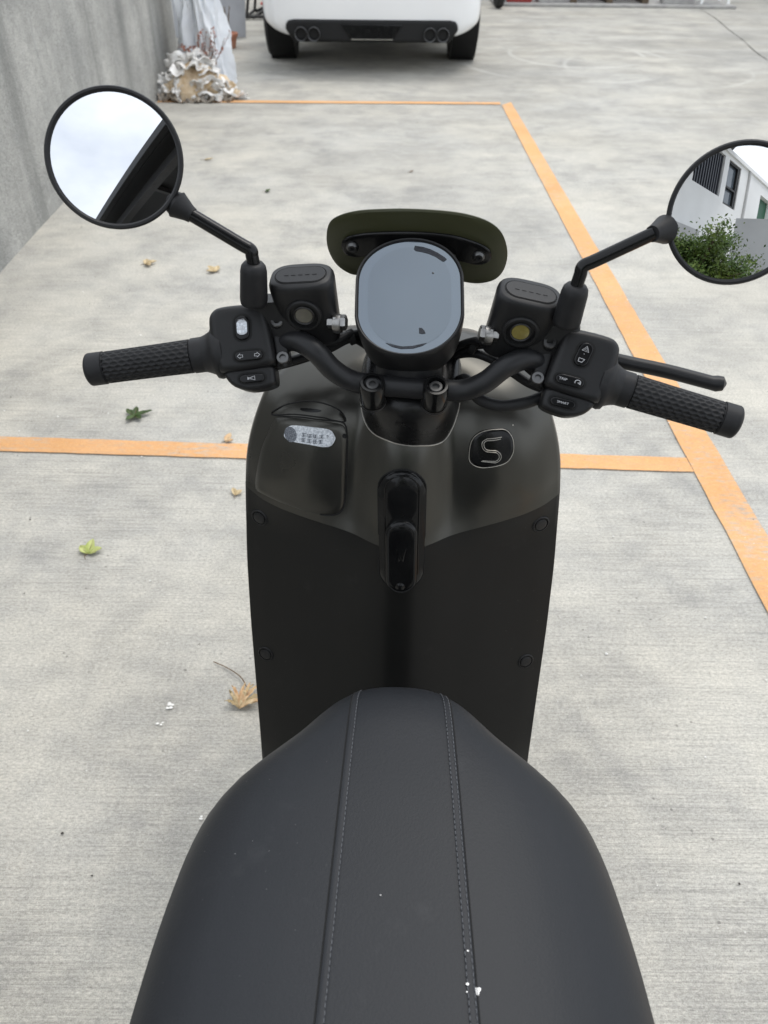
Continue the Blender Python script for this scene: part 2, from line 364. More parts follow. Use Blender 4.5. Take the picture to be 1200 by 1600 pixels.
def strip(path, wd, fr, lift=0, closed=False):
    """flat ribbon along a 2-D path in a frame"""
    P = [np.array(p, float) for p in path]; n = len(P); a = []; b = []
    for i in range(n):
        t = (P[(i+1) % n]-P[i-1]) if closed else P[min(i+1, n-1)]-P[max(i-1, 0)]
        q = np.array([-t[1], t[0]])/max(np.linalg.norm(t), 1e-9)*wd/2; a.append(fr(*(P[i]+q), lift)); b.append(fr(*(P[i]-q), lift))
    Fc = [(i, (i+1) % n, n+(i+1) % n, n+i) for i in range(n if closed else n-1)]
    return a+b, Fc
def tag(o, label=None, cat=None, group=None, kind=None):
    for k, v in (('label', label), ('category', cat), ('group', group), ('kind', kind)):
        if v: o[k] = v
    return o
def empty(name, loc=(0, 0, 0), rz=0):
    o = bpy.data.objects.new(name, None); o.empty_display_size = .1; o.location = loc; o.rotation_euler = (0, 0, rz); COL.objects.link(o); return o

# ================================================================== THE SETTING
tag(MB().add([(-150, -150, 0), (150, -150, 0), (150, 150, 0), (-150, 150, 0)], [(0, 1, 2, 3)]).build('ground', 'ground_concrete', smooth=False), kind='structure')
def sheet(name, quad, z, m):
    return tag(MB().add([(x, y, z) for x, y in quad], [tuple(range(len(quad)))]).build(name, m, smooth=False), kind='structure')
def rag(a, b, n, amp):
    """edge from a to b with a slightly uneven paint border"""
    r = random.Random(hash((a, b)) & 0xffff); return [(a[0]+(b[0]-a[0])*k/n+r.uniform(-amp, amp), a[1]+(b[1]-a[1])*k/n+r.uniform(-amp, amp)) for k in range(n+1)]
sheet('parking_line', rag((.955, -.8), (.829, 6.26), 90, .0016)+rag((.909, 6.36), (1.072, -.8), 90, .0016), .004, 'line_paint')
sheet('parking_line', rag((-1.63, 1.882), (.9065, 1.806), 60, .0014)+rag((.9050, 1.876), (-1.63, 1.958), 60, .0014), .004, 'line_paint')
sheet('parking_line', rag((-1.70, 6.225), (.8255, 6.285), 60, .003)+rag((.8245, 6.350), (-1.70, 6.300), 60, .003), .004, 'line_paint')
# saw-cut joint wandering across the far slab
jp = [(3.86, 11.38), (3.80, 10.6), (3.70, 9.9), (3.62, 9.2), (3.50, 8.4), (3.44, 7.4), (3.30, 6.0), (3.26, 4.0), (3.2, 0)]
jp = smoothpath(jp, 12); jr = random.Random(5)
sheet('slab_joint', [(p[0]+jr.uniform(-.004, .004), p[1]) for p in jp]+[(p[0]+.005+jr.uniform(-.001, .004), p[1]) for p in jp[::-1]], .003, 'grit_dark')

# concrete boundary wall on the left
wy = [-5, -2, 1, 3.2, 5, 6.4, 7.25]
def wx(y): return -1.598-.0188*y
b = MB(); zt = [0, .25, .55, .9, 1.25, 1.5, 1.52]
ring = []
for y in np.linspace(-5, 7.25, 50):
    ring.append([(wx(y)+.004*math.sin(y*3+z*4), y, z) for z in zt]+[(wx(y)-.03, y, 1.53), (wx(y)-.17, y, 1.53), (wx(y)-.2, y, 1.5), (wx(y)-.2, y, 0)])
b.loft(ring)
tag(b.build('concrete_wall', 'wall_concrete', angle=50), 'weathered grey concrete wall with rain streaks along the left side', 'wall')

# ------------------------------------------------------------------ white car nosed away from us
def car():
    R = empty('parked_car', (-.145, 7.30, 0), math.radians(1.2))
    tag(R, 'white sedan parked beyond the orange line, rear bumper with quad exhausts facing us', 'car')
    # body shell: sections along the length (y=0 is the rear bumper)
    def sec(y, hw, zb, zs_, zt, tuck):
        pts = [(0, zb), (hw*.55, zb), (hw*.86, zb+.02), (hw*.965, zb+.10), (hw, zs_*.62), (hw*.995, zs_), (hw*.97, zt-.07), (hw*.90, zt-.02), (hw*.6, zt), (0, zt+.01)]
        loop = [(x, y, z) for x, z in pts]+[(-x, y, z) for x, z in pts[-2:0:-1]]
        return loop
    S = [(.10, .40, .46, .60, .80, 0), (.0, .70, .245, .60, .93, 0), (.03, .82, .245, .60, .96, 0), (.12, .89, .24, .60, .98, 0), (.30, .91, .235, .60, .99, 0), (.6, .913, .22, .6, .985, 0),
         (1.3, .918, .19, .6, .97, 0), (2.3, .918, .18, .6, .95, 0), (3.3, .912, .19, .6, .93, 0), (4.0, .90, .2, .58, .86, 0), (4.4, .85, .22, .55, .78, 0), (4.62, .70, .26, .5, .70, 0), (4.68, .45, .3, .48, .62, 0)]
    b = MB(); b.loft([sec(*s) for s in S[1:]]); b.build('body', 'car_white', R, sub=2)
    # diffuser: rounded black panel let into the bumper
    fr = frame((0, .045, .318), (1, 0, 0), (0, .10, 1))
    poly = [(-.665, -.05), (-.70, .0), (-.695, .035), (-.675, .058), (-.63, .066), (.63, .066), (.675, .058), (.695, .035), (.70, .0), (.665, -.05), (.63, -.09), (-.63, -.09)][::-1]
    D = MB().prism(fr, poly, -.16, .068, .02).build('diffuser', 'car_black', R)
    MB().prism(fr, [(-.25, .035), (.25, .035), (.17, -.072), (-.17, -.072)][::-1], .03, .080, .008).build('diffuser_insert', 'gloss', D)
    MB().prism(fr, [(-.17, -.066), (.17, -.066), (.17, -.072), (-.17, -.072)], .06, .084).build('trim_strip', 'chrome', D)
    for s in (-1, 1):
        for k in (0, 1):
            o = fr(s*(.47+.105*k), -.030, .035)
            T = MB().lathe(o, (0, -1, .02), [(-.2, .046), (.062, .050), (.068, .052), (.071, .049), (.066, .044), (-.15, .043)], 28, False).build('exhaust_tip', 'bolt_dark', D)
            MB().lathe(o, (0, -1, .02), [(.01, .043), (.012, .001)], 20).build('exhaust_bore', 'gap', D)
    for s in (-1, 1):
        for y in (.79, 3.6):
            o = (s*.815, y, .325)
            prof = [(-.118, .20), (-.122, .26), (-.112, .305), (-.09, .322), (-.06, .326), (.06, .326), (.09, .322), (.112, .305), (.122, .26), (.118, .20)]
            W_ = MB().lathe(o, (1, 0, 0), prof, 44).build('wheel', 'tyre', R)
            tr = MB()
            for d in (-.055, -.018, .018, .055): tr.lathe(o, (1, 0, 0), [(d-.004, .3255), (d-.004, .3272), (d+.004, .3272), (d+.004, .3255)], 44)
            tr.build('tread_groove', 'gap', W_)
            MB().lathe(o, (s, 0, 0), [(.09, .20), (.12, .205), (.124, .19), (.11, .06), (.115, .0005)], 30).build('rim', 'chrome', W_)
            MB().lathe((s*.80, y, .34), (1, 0, 0), [(-.10, .365), (.119, .365)], 40).build('wheel_arch', 'car_black', R)
    g_ = MB(); cs = []
    for (y, hw, z0, z1) in ((.55, .74, .97, .975), (1.25, .70, .96, 1.33), (1.7, .68, .95, 1.40), (2.3, .68, .94, 1.405), (2.75, .69, .94, 1.33), (3.5, .76, .93, .935)):
        cs.append([(-hw-.06, y, z0), (-hw, y, z0+(z1-z0)*.93), (-hw+.12, y, z1), (hw-.12, y, z1), (hw, y, z0+(z1-z0)*.93), (hw+.06, y, z0)])
    g_.loft(cs).build('window_glass', 'car_glass', R, bevel=.03)
    r_ = MB(); r_.loft([[(-.60, y, z-.01), (-.5, y, z+.012), (.5, y, z+.012), (.60, y, z-.01), (0, y, z-.03)] for y, z in ((1.22, 1.335), (1.7, 1.405), (2.3, 1.41), (2.7, 1.352))]).build('roof', 'car_white', R, bevel=.02)
    for s in (-1, 1):
        MB().prism(frame((s*.66, .03, .80), (1, s*.12, 0), (0, .06, 1)), sround(.36, .15, 4), -.05, .03, .015).build('tail_light', 'red_lens', R)
    return R
car()

# ------------------------------------------------------------------ heap by the wall end
def vnoise(p, f, seed=0):
    x, y, z = p; return (math.sin(f*x*1.3+seed)+math.sin(f*y*1.7+seed*2.1+f*.6*x)+math.sin(f*z*1.9+seed*.7+f*.5*y))/3
def wrapped_post():
    b = MB(); rings = []; rr = random.Random(3)
    for k in range(46):
        z = 1.25*k/45; f = k/45
        cx = -1.435-.035*f; cy = 6.86+.06*f
        rx = .075*(1-f)**2+.112+.012*math.sin(9*f); ry = .12+.05*(1-f)
        rg = []
        for j in range(64):
            q = 2*PI*j/64
            fold = .020*math.sin(5*q+3*f)+.013*math.sin(11*q-7*f+2)+.010*math.sin(19*q+14*f)+rr.uniform(-.003, .003)
            fold *= 1+.8*(1-f)
            rg.append((cx+(rx+fold)*math.cos(q), cy+(ry+fold)*math.sin(q), z))
        rings.append(rg)
    b.loft(rings)
    return tag(b.build('wrapped_post', 'sheet'), 'tall post wrapped in crumpled white plastic sheeting at the wall end', 'post')
wrapped_post()
def torn_sack():
    R = empty('torn_sack', (-1.425, 6.42, 0)); R.scale = (.93, .93, .92); rr = random.Random(11)
    tag(R, 'torn white sack spilling tan fibrous filling at the foot of the wall', 'sack')
    b = MB(); rings = []
    for k in range(15):
        f = k/14; rg = []
        for j in range(40):
            q = 2*PI*j/40; r = (.27*(1-f**2.2)+.012)*(1+.16*math.sin(3*q+1+2*f)+.10*math.sin(7*q+5*f)+.06*math.sin(12*q-9*f)+rr.uniform(-.07, .07))
            rg.append((r*math.cos(q)*.95, r*math.sin(q)*.52-.02, .25*f+rr.uniform(-.02, .02)*(f > 0)))
        rings.append(rg)
    b.loft(rings).build('fibre_filling', 'fibre', R, angle=80)
    # crumpled panels of the sack lying over and round the filling
    def scrap(o, sx, sy, m, name, up=.6, seed=0):
        r2 = random.Random(seed); n = 9; V = []; yaw = r2.uniform(0, 6.28); ti = up
        for i in range(n):
            for j in range(n):
                u = (i/(n-1)-.5)*sx*(1+r2.uniform(-.12, .12)); v = (j/(n-1)-.5)*sy*(1+r2.uniform(-.12, .12))
                h = .020*math.sin(i*.9+seed)+.016*math.cos(j*1.1+seed*1.3)+r2.uniform(-.006, .006)
                p = Matrix.Rotation(yaw, 3, 'Z') @ Matrix.Rotation(ti, 3, 'X') @ Vector((u, v, h))
                V.append((o[0]+p.x, o[1]+p.y, max(.004, o[2]+p.z)))
        Fc = [(i*n+j, i*n+j+1, (i+1)*n+j+1, (i+1)*n+j) for i in range(n-1) for j in range(n-1)]
        q = MB().add(V, Fc).build(name, m, R, angle=60); s_ = q.modifiers.new('thick', 'SOLIDIFY'); s_.thickness = .003
    spots = [(-.20, -.02, .15), (-.13, -.06, .20), (-.02, .02, .26), (.08, .0, .25), (.15, -.02, .20), (.21, -.04, .13), (.25, -.06, .06), (-.24, -.06, .07), (-.18, -.13, .05), (-.08, -.155, .04), (.02, -.15, .035), (.12, -.14, .04), (.20, -.12, .03), (.30, -.05, .02), (-.10, .04, .27), (-.16, .03, .24), (.03, .08, .30), (-.26, .0, .12), (-.10, -.10, .13), (.05, -.11, .10), (.13, -.09, .13), (-.05, -.05, .22), (.10, -.05, .20), (-.20, -.10, .09), (.02, -.03, .25), (.17, -.09, .08)]
    for i, o in enumerate(spots): scrap(o, rr.uniform(.12, .22), rr.uniform(.08, .13), 'scrap', 'sack_panel', rr.uniform(.2, 1.2), i*3+1)
    for i, o in enumerate([(-.27, -.12, .02), (-.20, -.17, .015), (-.12, -.19, .015), (.0, -.185, .012), (.10, -.18, .012), (.24, -.13, .012)]): scrap(o, .12, .07, 'scrap_dirty', 'dirty_panel', .15, 60+i)
    m2 = MB()
    for i in range(420):
        q = rr.uniform(0, 6.28); r = .25*math.sqrt(rr.random()); z = .22*(1-(r/.27)**2)
        o = np.array((r*math.cos(q), r*math.sin(q)*.5-.03, z)); d = np.array((rr.uniform(-1, 1), rr.uniform(-1, .4), rr.uniform(-.2, .8))); d /= np.linalg.norm(d)
        d2 = d+np.array((rr.uniform(-.6, .6), rr.uniform(-.6, .6), -.3)); m2.tube([o, o+d*.03, o+d*.03+d2*.03], [.0028, .002, .0006], 4)
    tag(m2.build('loose_fibre', 'fibre', R), kind='stuff')
torn_sack()
def dry_plant():
    R = empty('dry_plant', (-1.385, 6.56, .0)); rr = random.Random(4)
    tag(R, 'withered rust red plant leaning against the white plastic sheeting', 'plant')
    st = MB(); lv = MB()
    for i in range(16):
        a = rr.uniform(-1.1, 1.3); P = smoothpath([(0, 0, 0), (.05*a, -.02, .16), (.12*a+rr.uniform(-.02, .02), -.05, .26+rr.uniform(0, .06)), (.17*a+rr.uniform(-.02, .03), -.08, .29+rr.uniform(0, .14))], 4)
        st.tube(P, [.004*(1-.7*k/len(P)) for k in range(len(P))], 5)
        for k in range(16):
            p = P[rr.randrange(len(P)//2, len(P))]; d = np.array([rr.uniform(-1, 1), rr.uniform(-1, .2), rr.uniform(-.7, .8)]); d /= np.linalg.norm(d); e = np.cross(d, [.3, .2, 1]); e /= np.linalg.norm(e); s_ = rr.uniform(.014, .032)
            lv.add([p, p+d*s_*.5+e*s_*.32, p+d*s_, p+d*s_*.5-e*s_*.32], [(0, 1, 2, 3)])
    st.build('stem', 'twig', R); tag(lv.build('withered_leaves', 'rust_leaf', R, smooth=False), kind='stuff')
dry_plant()
def flower_pot(loc, s, label):
    R = tag(empty('flower_pot', loc), label, 'pot', 'terracotta pots by the wall end')
    MB().lathe((0, 0, 0), (0, 0, 1), [(0, .055*s), (.09*s, .075*s), (.09*s, .084*s), (.115*s, .086*s), (.118*s, .080*s), (.09*s, .072*s), (.085*s, .01)], 28).build('pot', 'terracotta', R)
    MB().lathe((0, 0, .083*s), (0, 0, 1), [(0, .071*s), (.008, .06*s), (.012, .01)], 20).build('soil', 'grit_dark', R)
    st = MB(); rr = random.Random(int(s*100))
    for i in range(5):
        st.tube(smoothpath([(0, 0, .085*s), (rr.uniform(-.02, .02), rr.uniform(-.02, .02), .2), (rr.uniform(-.05, .05), rr.uniform(-.03, .03), .33)], 3), .003, 5)
    st.build('dry_stem', 'twig', R)
flower_pot((-1.50, 7.92, 0), 1.0, 'terracotta pot standing just behind the white plastic sheeting, nearest of two')
flower_pot((-1.52, 8.42, 0), 1.05, 'terracotta pot with dry stems in front of the grey board, farther of two')
B_ = MB(); B_.prism(frame((-1.78, 9.0, .5), (1, .12, 0), (-.06, .16, 1)), [(-.36, -.5), (.33, -.5), (.40, .5), (-.36, .5)], -.015, .015)
tag(B_.build('grey_board', 'grey_board', bevel=.004), 'plain grey board leaning upright behind the terracotta pots', 'board')
# low black tubular frame beyond the board
Rf = tag(empty('metal_frame', (-1.28, 10.1, 0)), 'low black tubular metal frame standing left of the white car', 'frame')
for P in ([(-.32, 0, .03), (.34, .1, .03)], [(-.30, .5, .03), (.36, .6, .03)], [(-.32, 0, .03), (-.30, .5, .03)], [(-.25, 0, .02), (.02, .25, .13), (.30, .55, .02)], [(-.28, .5, .02), (.0, .28, .13), (.26, .08, .02)], [(-.32, 0, .02), (-.22, .02, .55)], [(-.30, .5, .02), (-.2, .45, .55)], [(-.22, .02, .55), (-.2, .45, .55)]):
    MB().tube(smoothpath(P, 4), .016, 10).build('frame_tube', 'dark_steel', Rf)
Rp = tag(empty('red_post', (-1.52, 11.35, 0)), 'thin red painted post far behind the left rear corner of the white car', 'post')
MB().tube([(0, 0, 0), (0, 0, 1.0)], .035, 14).build('shaft', 'red_paint', Rp)
MB().lathe((0, 0, 0), (0, 0, 1), [(0, .09), (.02, .09), (.03, .04)], 20).build('base_plate', 'red_paint', Rp)

# ------------------------------------------------------------------ far edge: low step with odds and ends on it
tag(MB().box(1.30, 4.32, 11.42, 13.2, 0, .035).build('step', 'block', bevel=.01), kind='structure')
tag(MB().box(-30, 30, 13.2, 13.4, 0, 3.2).build('far_wall', 'render_grey', smooth=False), 'plain grey rendered wall closing the far end of the lot', 'wall')
Rw = tag(empty('spare_wheel', (1.33, 11.25, .12)), 'small black wheel standing at the left end of the far step', 'wheel')
MB().lathe((0, 0, 0), (1, .25, 0), [(-.035, .06), (-.045, .09), (-.03, .115), (0, .12), (.03, .115), (.045, .09), (.035, .06)], 30).build('tyre', 'tyre', Rw)
MB().lathe((0, 0, 0), (1, .25, 0), [(-.03, .062), (-.02, .02), (.02, .02), (.03, .062)], 20).build('rim', 'dark_steel', Rw)
Rb = tag(empty('red_crate', (1.62, 11.62, .035)), 'red plastic crate beside the black wheel on the far step', 'crate')
for (x0, x1, y0, y1) in ((-.16, .16, -.12, -.105), (-.16, .16, .105, .12), (-.16, -.145, -.105, .105), (.145, .16, -.105, .105)):
    MB().box(x0, x1, y0, y1, .02, .26).build('crate_side', 'red_paint', Rb, bevel=.004)
MB().box(-.15, .15, -.11, .11, .0, .018).build('crate_floor', 'red_paint', Rb, bevel=.004)
def cinder(loc, label, rz=0):
    R = tag(empty('concrete_block', loc, rz), label, 'block', 'concrete blocks on the far step')
    for (x0, x1, y0, y1) in ((-.20, .20, -.095, -.065), (-.20, .20, .065, .095), (-.20, -.165, -.065, .065), (-.02, .02, -.065, .065), (.165, .20, -.065, .065)):
        MB().box(x0, x1, y0, y1, 0, .19).build('block_web', 'block', R, bevel=.004)
cinder((2.05, 11.62, .035), 'hollow concrete block between the red crate and the dark pallet', .1)
cinder((3.62, 11.60, .035), 'hollow concrete block between the dark pallet and the white stool', -.05)
Rl = tag(empty('pallet', (2.75, 11.8, .035)), 'dark weathered timber pallet lying on the far step', 'pallet')
for k in range(5): MB().box(-.50, .50, -.28+.12*k, -.20+.12*k, .09, .11).build('slat', 'bark', Rl, bevel=.003)
for x in (-.45, 0, .45): MB().box(x-.04, x+.04, -.28, .28, 0, .088).build('bearer', 'bark', Rl, bevel=.003)
Rs = tag(empty('white_stool', (4.08, 11.72, .035)), 'white plastic stool at the right end of the far step', 'stool')
for sx in (-1, 1):
    for sy in (-1, 1): MB().tube([(sx*.17, sy*.17, 0), (sx*.12, sy*.12, .42)], [.018, .022], 10).build('leg', 'render_white', Rs)
MB().prism(frame((0, 0, .42), (1, 0, 0), (0, 1, 0)), sround(.32, .32, 4), 0, .03, .01).build('seat', 'render_white', Rs)

# ------------------------------------------------------------------ behind the camera (seen in the two mirrors)
def building():
    R = tag(empty('white_building', (-.9, -6.3, 0), math.radians(-65)), 'white rendered building with louvred opening and tall window, seen in the right mirror', 'building')
    x0, x1, Ht = -.25, 9.0, 4.75
    op = [(.35, 1.72, 3.6, 4.65), (1.98, 2.76, 3.5, 4.65), (4.5, 5.6, 2.9, 4.4)]      # louvres, window, green shutter
    xs = sorted({x0, x1, *[o[0] for o in op], *[o[1] for o in op]}); b = MB()
    for a, c in zip(xs[:-1], xs[1:]):
        zs = [0.]
        for o in op:
            if o[0] <= a and c <= o[1]: zs += [o[2], o[3]]
        zs.append(Ht)
        for k in range(0, len(zs), 2): b.box(a, c, -.3, 0, zs[k], zs[k+1])
    b.build('wall', 'render_white', R, smooth=False)
    lv = op[0]
    for k in range(12):
        x = lv[0]+.05+(lv[1]-lv[0]-.1)*k/11
        MB().box(x-.022, x+.022, -.16, -.05, lv[2], lv[3]).build('louvre_slat', 'louvre', R, smooth=False)
    MB().box(lv[0], lv[1], -.29, -.25, lv[2], lv[3]).build('louvre_back', 'car_black', R, smooth=False)
    wn = op[1]; W_ = MB().box(wn[0], wn[1], -.12, -.10, wn[2], wn[3]).build('window', 'window_glass', R, smooth=False)
    for q in ((wn[0], wn[0]+.05, wn[2], wn[3]), (wn[1]-.14, wn[1], wn[2], wn[3]), (wn[0]+.05, wn[1]-.14, wn[2], wn[2]+.06), (wn[0]+.05, wn[1]-.14, wn[3]-.06, wn[3]), (wn[0]+.05, wn[1]-.14, 3.95, 4.0)):
        MB().box(q[0], q[1], -.096, -.03, q[2], q[3]).build('window_frame', 'dark_steel', W_, smooth=False)
    MB().box(3.28, 3.36, .002, .06, 0, Ht-.01).build('downpipe', 'render_grey', R, smooth=False)
    d = op[2]; D = MB().box(d[0], d[1], -.2, -.15, d[2], d[3]).build('shutter', 'green_panel', R, smooth=False)
    MB().box(d[0]+.05, d[0]+.15, -.146, -.10, d[2], d[3]).build('shutter_rail', 'render_white', D, smooth=False)
    MB().box(x0-.1, x1+.1, -.4, .06, Ht, Ht+.10).build('parapet', 'render_white', R, smooth=False)
    MB().box(-.4, .75, .002, .20, 2.25, 2.55).build('door_hood', 'render_grey', R, smooth=False)
    MB().box(-.2, .62, .002, .03, 0, 2.24).build('doorway', 'car_black', R, smooth=False)
building()
tag(MB().box(.34, 3.6, -5.2, -5.0, 0, 2.42).build('yard_wall', 'render_grey', smooth=False), 'grey yard wall in front of the white building, in the right mirror', 'wall')
def canopy():
    R = tag(empty('carport_canopy', (.38, -3.35, 0), math.radians(-24.5)), 'black flat carport canopy with gutter edge overhead, seen in the left mirror', 'canopy')
    R.location = (.38, -3.35, 0); Z = 5.5
    MB().box(0.14, 1.85, -6.0, 2.2, Z, Z+.06).build('roof_sheet', 'car_black', R, smooth=False)
    MB().box(0.0, .13, -6.0, 2.2, Z-.02, Z+.20).build('gutter', 'car_black', R, bevel=.02)
    for k in range(3): MB().box(.55, 1.69, -5.4+3.6*k, -5.32+3.6*k, Z-.12, Z-.004).build('purlin', 'dark_steel', R, smooth=False)
    MB().box(.36, .52, -6.0, 2.2, Z-.32, Z-.124).build('edge_beam', 'dark_steel', R, smooth=False)
    MB().box(1.70, 1.85, -6.0, 2.2, Z-.32, Z-.124).build('edge_beam', 'dark_steel', R, smooth=False)
    for y in (-5.7, 1.9): MB().box(1.70, 1.84, y, y+.14, 0, Z-.33).build('post', 'dark_steel', R, bevel=.01)
canopy()
def tree(name, loc, h, rad, label, seed, n=3800):
    R = tag(empty(name, loc), label, 'tree'); rr = random.Random(seed); t = MB(); lv = MB()
    t.tube(smoothpath([(0, 0, 0), (.03, .02, h*.3), (-.02, .04, h*.6), (0, 0, h*.9)], 5), [.09*(1-.8*k/15) for k in range(16)], 10)
    tips = []
    for i in range(44):
        z = h*rr.uniform(.25, .9); q = rr.uniform(0, 6.28); ln = rad*rr.uniform(.5, 1.15)*(1-.35*z/h)
        P = smoothpath([(0, 0, z), (ln*.5*math.cos(q), ln*.5*math.sin(q), z+ln*.25), (ln*math.cos(q), ln*math.sin(q), z+ln*rr.uniform(.25, .6))], 4)
        t.tube(P, [.025*(1-.8*k/len(P)) for k in range(len(P))], 6); tips += P[3:]
    for i in range(n):
        p = tips[rr.randrange(len(tips))]; c = np.array(p)+np.array([rr.gauss(0, 1), rr.gauss(0, 1), rr.gauss(0, .8)])*rad*.13
        d = np.array([rr.uniform(-1, 1), rr.uniform(-1, 1), rr.uniform(-.4, 1)]); d /= np.linalg.norm(d); e = np.cross(d, [rr.random(), .3, rr.random()]); e /= max(np.linalg.norm(e), .1); s_ = rr.uniform(.028, .060)
        lv.add([c, c+d*s_*.5+e*s_*.3, c+d*s_, c+d*s_*.5-e*s_*.3], [(0, 1, 2, 3)])
    t.build('trunk', 'bark', R); lv.build('crown', 'foliage', R, smooth=False)
tree('leafy_tree', (.0, -3.5, 0), 1.92, .78, 'leafy green tree in front of the white building, in the right mirror', 21, 28000)
tree('leafy_shrub', (.60, -3.7, 0), 1.22, .30, 'smaller green shrub right of the leafy tree, in the right mirror', 22, 5000)

# ------------------------------------------------------------------ front body surface tables
HW=[(.27,.205),(.35,.203),(.45,.204),(.55,.205),(.65,.203),(.70,.200),(.766,.196),(.80,.192),(.83,.185),(.866,.172),(.893,.157),(.907,.140),(.918,.112),(.925,.05)]
YE=[(.27,.655),(.35,.665),(.45,.69),(.55,.715),(.65,.735),(.766,.755),(.80,.758),(.83,.763),(.866,.773),(.893,.788),(.907,.805),(.918,.825),(.925,.84)]
YC=[(.27,.565),(.35,.605),(.45,.632),(.60,.665),(.724,.685),(.78,.692),(.83,.702),(.86,.713),(.885,.731),(.905,.757),(.918,.79),(.925,.825)]
YF=[(.27,.79),(.45,.86),(.6,.92),(.75,.97),(.83,.978),(.88,.955),(.91,.91),(.925,.87)]
def _smooth_tab(tab):
    zs=np.linspace(tab[0][0]-.0,tab[-1][0],500); v=np.interp(zs,[a for a,b in tab],[b for a,b in tab])
    n=9; k=np.exp(-.5*(np.arange(-3*n,3*n+1)/n)**2); k/=k.sum()
    # reflect-odd padding keeps the end values
    p=np.r_[2*v[0]-v[1:3*n+1][::-1],v,2*v[-1]-v[-3*n-1:-1][::-1]]
    return zs,np.convolve(p,k,'valid')
_T={k:_smooth_tab(t) for k,t in dict(HW=HW,YE=YE,YC=YC,YF=YF).items()}
def tab(k,z): return float(np.interp(z,*_T[k]))
_sx=np.linspace(0,1,400)
def _prep(pts):
    v=np.interp(_sx,[a for a,b in pts],[b for a,b in pts]); n=12
    k=np.exp(-.5*(np.arange(-3*n,3*n+1)/n)**2); k/=k.sum()
    p=np.r_[v[1:3*n+1][::-1],v,2*v[-1]-v[-3*n-1:-1][::-1]]
    return np.convolve(p,k,'valid')
_lo=_prep([(0,0),(.08,.01),(.2,.13),(.4,.36),(.7,.66),(.9,.87),(1,1)])
_up=_prep([(0,0),(.12,.04),(.20,.24),(.28,.50),(.36,.46),(.48,.38),(.6,.36),(.75,.44),(.88,.64),(1,1)])
def sm(a,b,x):
    t=min(max((x-a)/(b-a),0),1); return t*t*(3-2*t)
def g(x,z):
    hw=tab('HW',z); t=min(abs(x)/hw,1)
    b=sm(.70,.80,z)
    s=np.interp(t,_sx,_lo)*(1-b)+np.interp(t,_sx,_up)*b
    yc=tab('YC',z); dz=z-zseam(t); lip=.0030*np.exp(-(dz/.011)**2) if dz>0 else 0
    return yc+(tab('YE',z)-yc)*float(s)-lip
def zseam(t): return .722+.040*min(abs(t),1)**1.3

# ================================================================== THE SCOOTER (own frame: x right, y forward, z up)
SCO = empty('electric_scooter', (.008, 0, 0), math.radians(-1.1))
tag(SCO, 'matt black electric scooter with round mirrors, seen from above its seat', 'scooter')
PIV = np.array([0, .70, .86]); SAX = Vector((0, -math.sin(math.radians(25)), math.cos(math.radians(25))))
_Q = np.array(Matrix.Rotation(math.radians(-4), 3, SAX))
def hs(p): return _Q @ (np.array(p, float)-PIV)+PIV          # steering parts, turned a little to the right

# ---- front body: rider side is the height field y = g(x, z)
def spt(x, z, off=0):
    e = .002; y = g(x, z); dx = (g(x+e, z)-g(x-e, z))/(2*e); dz = (g(x, min(z+e, .9245))-g(x, z-e))/(min(z+e, .9245)-z+e)
    n = np.array([dx, -1, dz]); n /= np.linalg.norm(n); return np.array([x, y, z])+n*off
TS = np.linspace(-1, 1, 97)
def bring(z_of_t, inset=0, front=True):
    """closed ring of the front body at height z_of_t(t)"""
    out = []
    for t in TS:
        z = z_of_t(t); hw = tab('HW', z); x = t*hw*(1-inset/.2); out.append((x, g(t*hw, z)+inset, z))
    z = z_of_t(1.); hw = tab('HW', z)*(1-inset/.2); ye = tab('YE', z); yf = tab('YF', z)
    side = [(hw+.002, ye+.010), (hw+.001, ye+.03), (hw*.97, ye+.4*(yf-ye)), (hw*.85, ye+.72*(yf-ye)), (hw*.6, ye+.93*(yf-ye)), (hw*.3, yf)]
    if not front: side = [(hw+.002, ye+.008), (hw+.001, ye+.018), (hw-.006, ye+.024)]
    out += [(x, y, z) for x, y in side]+([(0, yf+.004, z)] if front else [])+[(-x, y, z) for x, y in side[::-1]]
    return out
b = MB(); ws = 1-(1-np.linspace(0, 1, 40))**1.8
b.loft([bring(lambda t: zseam(t)+.001, .008)]+[bring(lambda t, w_=w_: zseam(t)+.001+(.925-zseam(t)-.001)*w_) for w_ in ws])
COWL = b.build('front_cowl', 'paint', SCO, angle=50)
b = MB()
b.loft([bring(lambda t, w_=w_: .27+(zseam(t)-.0012-.27)*w_, 0, False) for w_ in np.linspace(0, 1, 40)]+[bring(lambda t: zseam(t)-.0012, .008, False)])
SHIELD = b.build('leg_shield', 'panel', SCO, angle=50)
MB().tube([np.array((t*tab('HW', zseam(t)), g(t*tab('HW', zseam(t)), zseam(t)-.0004)-.0003, zseam(t)-.0004)) for t in np.linspace(-.995, .995, 120)], .0010, 6).build('shut_line', 'gap', SHIELD)
b = MB(); rr_ = []
for k in range(16):
    z = .27+.488*k/15; hw = tab('HW', z)-.008; ye = tab('YE', z)+.012; yf = tab('YF', z)
    rr_.append([(x, y, z) for x, y in [(-hw, ye), (-hw*.97, ye+.4*(yf-ye)), (-hw*.85, ye+.72*(yf-ye)), (-hw*.6, ye+.93*(yf-ye)), (-hw*.3, yf), (0, yf+.004), (hw*.3, yf), (hw*.6, ye+.93*(yf-ye)), (hw*.85, ye+.72*(yf-ye)), (hw*.97, ye+.4*(yf-ye)), (hw, ye)]])
b.loft(rr_).build('front_fascia', 'paint', SCO, angle=50)
hl = MB().lathe((0, .96, .72), (0, 1, .12), [(-.03, .085), (.02, .085), (.035, .078), (.045, .06), (.048, .002)], 36).build('headlight', 'gloss', SCO)
